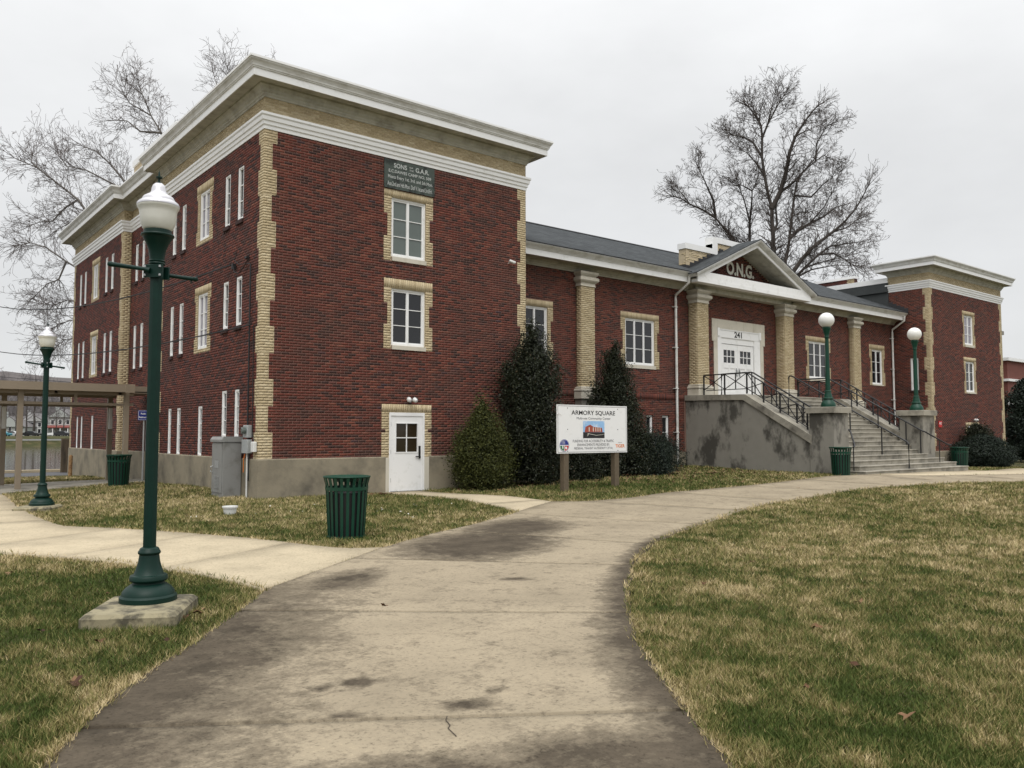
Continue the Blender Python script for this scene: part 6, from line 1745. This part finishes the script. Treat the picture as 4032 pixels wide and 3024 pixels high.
tuft = fbm(x*3.1, y*3.1, 3)
h = (.026+.050*r_.random(n))*(.55+.95*tuft)*np.clip(.55+rad*.03, .55, 1.15)*(1-.25*(dry > .7))
w = np.maximum(.0036, rad*.00050)*r_.uniform(.7, 1.35, n)
a = r_.random(n)*2*np.pi; la = r_.random(n)*2*np.pi; lean = h*np.abs(r_.normal(.75, .5, n))
over = np.exp(-edge/.06)
bx0 = np.column_stack([x-np.cos(a)*w, y-np.sin(a)*w, z-.004]); bx1 = np.column_stack([x+np.cos(a)*w, y+np.sin(a)*w, z-.004])
tp = np.column_stack([x+np.cos(la)*lean, y+np.sin(la)*lean, z+h])
V = np.stack([bx0, bx1, tp], 1).reshape(-1, 3)
m, nn, l, p = nt('grass_blade'); MAT['grass'] = m
at = nn.new('ShaderNodeAttribute'); at.attribute_name = 'dry'
rr = ramp(nn, [(0, (.055,.082,.018)), (.28, (.110,.130,.034)), (.5, (.215,.190,.070)), (.72, (.37,.298,.140)), (1, (.56,.45,.26))]); l.new(at.outputs['Fac'], rr.inputs['Fac'])
l.new(rr.outputs['Color'], p.inputs['Base Color']); p.inputs['Roughness'].default_value = .75; p.inputs['Specular IOR Level'].default_value = .15
gb = np_mesh('grass', V, np.arange(n*3, dtype=np.int32).reshape(-1, 3), m, None, {'dry': np.repeat(dry, 3)})
tag(gb, 'short winter grass, patchy green and straw', 'grass', kind='stuff')

# fallen leaves: the larger ones singly, the litter under the shrubs as one mass
lm = leaf_mat('dead_leaf', [(0, (.045,.022,.013)), (.4, (.10,.048,.025)), (.7, (.17,.092,.048)), (1, (.27,.18,.10))], .8)
def leaf_geo(s, tone):
    q = []; k = 11; pts = []
    for i in range(k):
        t = 2*math.pi*i/k; rr_ = s*(1.0 if i % 2 == 0 else .55)*(1+.25*math.sin(i*2.3+tone*9)); pts.append((rr_*math.cos(t), rr_*.85*math.sin(t), s*.30*math.sin(t*2+tone*7)+s*.1))
    V = np.array([(0, 0, s*.05)]+pts); F = np.array([(0, i+1, (i+1) % k+1) for i in range(k)])
    return V, F
variants = []
for i in range(9):
    V, F = leaf_geo(.032+.008*(i % 4), i/9); o = np_mesh('fallen_leaf', V, F, lm, None, {'tone': np.full(len(V), (i*.37) % 1)}); variants.append(o)
spots = []
def pixz(u, v):                     # photograph position of a leaf -> point on the ground
    k = 1.8228; d = FWD.copy(); Rv = Vector((math.sin(YAW), -math.cos(YAW), 0)); U = Rv.cross(FWD)
    dr = FWD+Rv*((u*k-2016)/3249.6)-U*((v*k-1512)/3249.6); t = -CZ/dr.z; return (CX+dr.x*t, CY+dr.y*t)
lawn_leaf = [((88,1372),'on the grass left of the lamp footing'), ((215,1395),'on the grass left of the lamp footing'), ((155,1483),'on the grass left of the lamp footing'), ((160,1488),'on the grass left of the lamp footing'), ((232,1290),'on the grass left of the lamp footing'), ((20,1245),'on the grass left of the lamp footing'), ((400,1340),'tucked against the lamp footing'), ((425,1332),'tucked against the lamp footing'), ((440,1325),'tucked against the lamp footing'), ((357,1393),'on the grass before the lamp footing'),
 ((832,1317),'on the stained slab of the path'), ((1857,1308),'on the wide lawn'), ((1462,1216),'on the wide lawn near the path bend'), ((1740,1497),'on the wide lawn'), ((1625,1221),'on the wide lawn near the path bend'), ((1850,1450),'on the wide lawn'), ((1762,1365),'on the wide lawn'), ((1690,1190),'on the wide lawn near the path bend'), ((2060,1122),'on the wide lawn'), ((1520,1268),'on the wide lawn near the path bend'), ((1960,1560),'on the wide lawn'), ((770,1150),'beside the litter bin on the lawn'), ((740,1182),'beside the litter bin on the lawn'), ((1725,1065),'red, on the path toward the stairs')]
for i, ((u, v), lab) in enumerate(lawn_leaf):
    px_, py_ = pixz(u, v); o = variants[i] if i < len(variants) else variants[i % 9].copy()
    if i >= len(variants): link(o)
    o.location = (px_, py_, gz(px_, py_)+.035); o.rotation_euler = (rnd.uniform(-.3, .3), rnd.uniform(-.3, .3), rnd.random()*6.3)
    cw = ['dark brown', 'red-brown', 'brown', 'tan', 'pale tan'][int(((i % 9)*.37) % 1*5)]
    tag(o, ('large ' if i % 4 == 3 else 'small ' if i % 4 == 0 else '')+cw+' fallen leaf '+lab.replace('red, ', ''), 'leaf', 'fallen leaves')
pts = []
for _ in range(900):
    c = rnd.random()
    if c < .45: px_, py_ = rnd.uniform(4.7, 17.8), rnd.gauss(-1.6, .9)
    elif c < .8: px_, py_ = rnd.uniform(9, 18), rnd.gauss(.2, 1.2)
    elif c < .9: px_, py_ = rnd.gauss(3.0, .25), rnd.gauss(-.35, .2)
    else: px_, py_ = rnd.uniform(10, 18), rnd.uniform(-4.8, -1)
    if py_ > 1.7 or (py_ > -.1 and px_ < 8.4) or py_ < -5.2: continue
    pts.append((px_, py_, gz(px_, py_)+.03))
P = np.array(pts); lit = leaves_mesh('leaf_litter', P, np.tile([0, 0, 1.], (len(P), 1)), .10, lm, None, rng.random(len(P)), .35, .8)
tag(lit, 'brown leaf litter along the shrub bed', 'leaves', kind='stuff')
P = np.array([(cx+rnd.gauss(0, .8), cy+rnd.gauss(0, .5), 0) for cx, cy in ((-.3,-3.8),(.5,-5.2),(.9,-4.4),(-2.2,-4.2),(0.2,-3.0)) for _ in range(9)]); P[:, 2] = ground_z(P[:, 0], P[:, 1])+.035
MAT['scrap'] = M('white_scraps', (.7,.68,.62), .8, .1, 20)
sc = leaves_mesh('paper_scraps', P, np.tile([0, 0, 1.], (len(P), 1)), .05, MAT['scrap'], None, np.zeros(len(P)), .4, .6); tag(sc, 'tiny white scraps scattered on the lawn behind the litter bin', 'litter', kind='stuff')

# the crack in the near slab
cr = [pixz(u, v) for u, v in ((966,1563),(963,1572),(972,1583),(968,1590),(978,1600),(986,1608))]
q = MB()
for (a, b) in zip(cr[:-1], cr[1:]):
    L = math.hypot(b[0]-a[0], b[1]-a[1]); nx, ny = -(b[1]-a[1])/L*.003, (b[0]-a[0])/L*.003; za, zb = gz(*a)+.0385, gz(*b)+.0385
    q.quad((a[0]-nx, a[1]-ny, za), (a[0]+nx, a[1]+ny, za), (b[0]+nx, b[1]+ny, zb), (b[0]-nx, b[1]-ny, zb))
q.build('crack', MAT['soil'], pt_main)
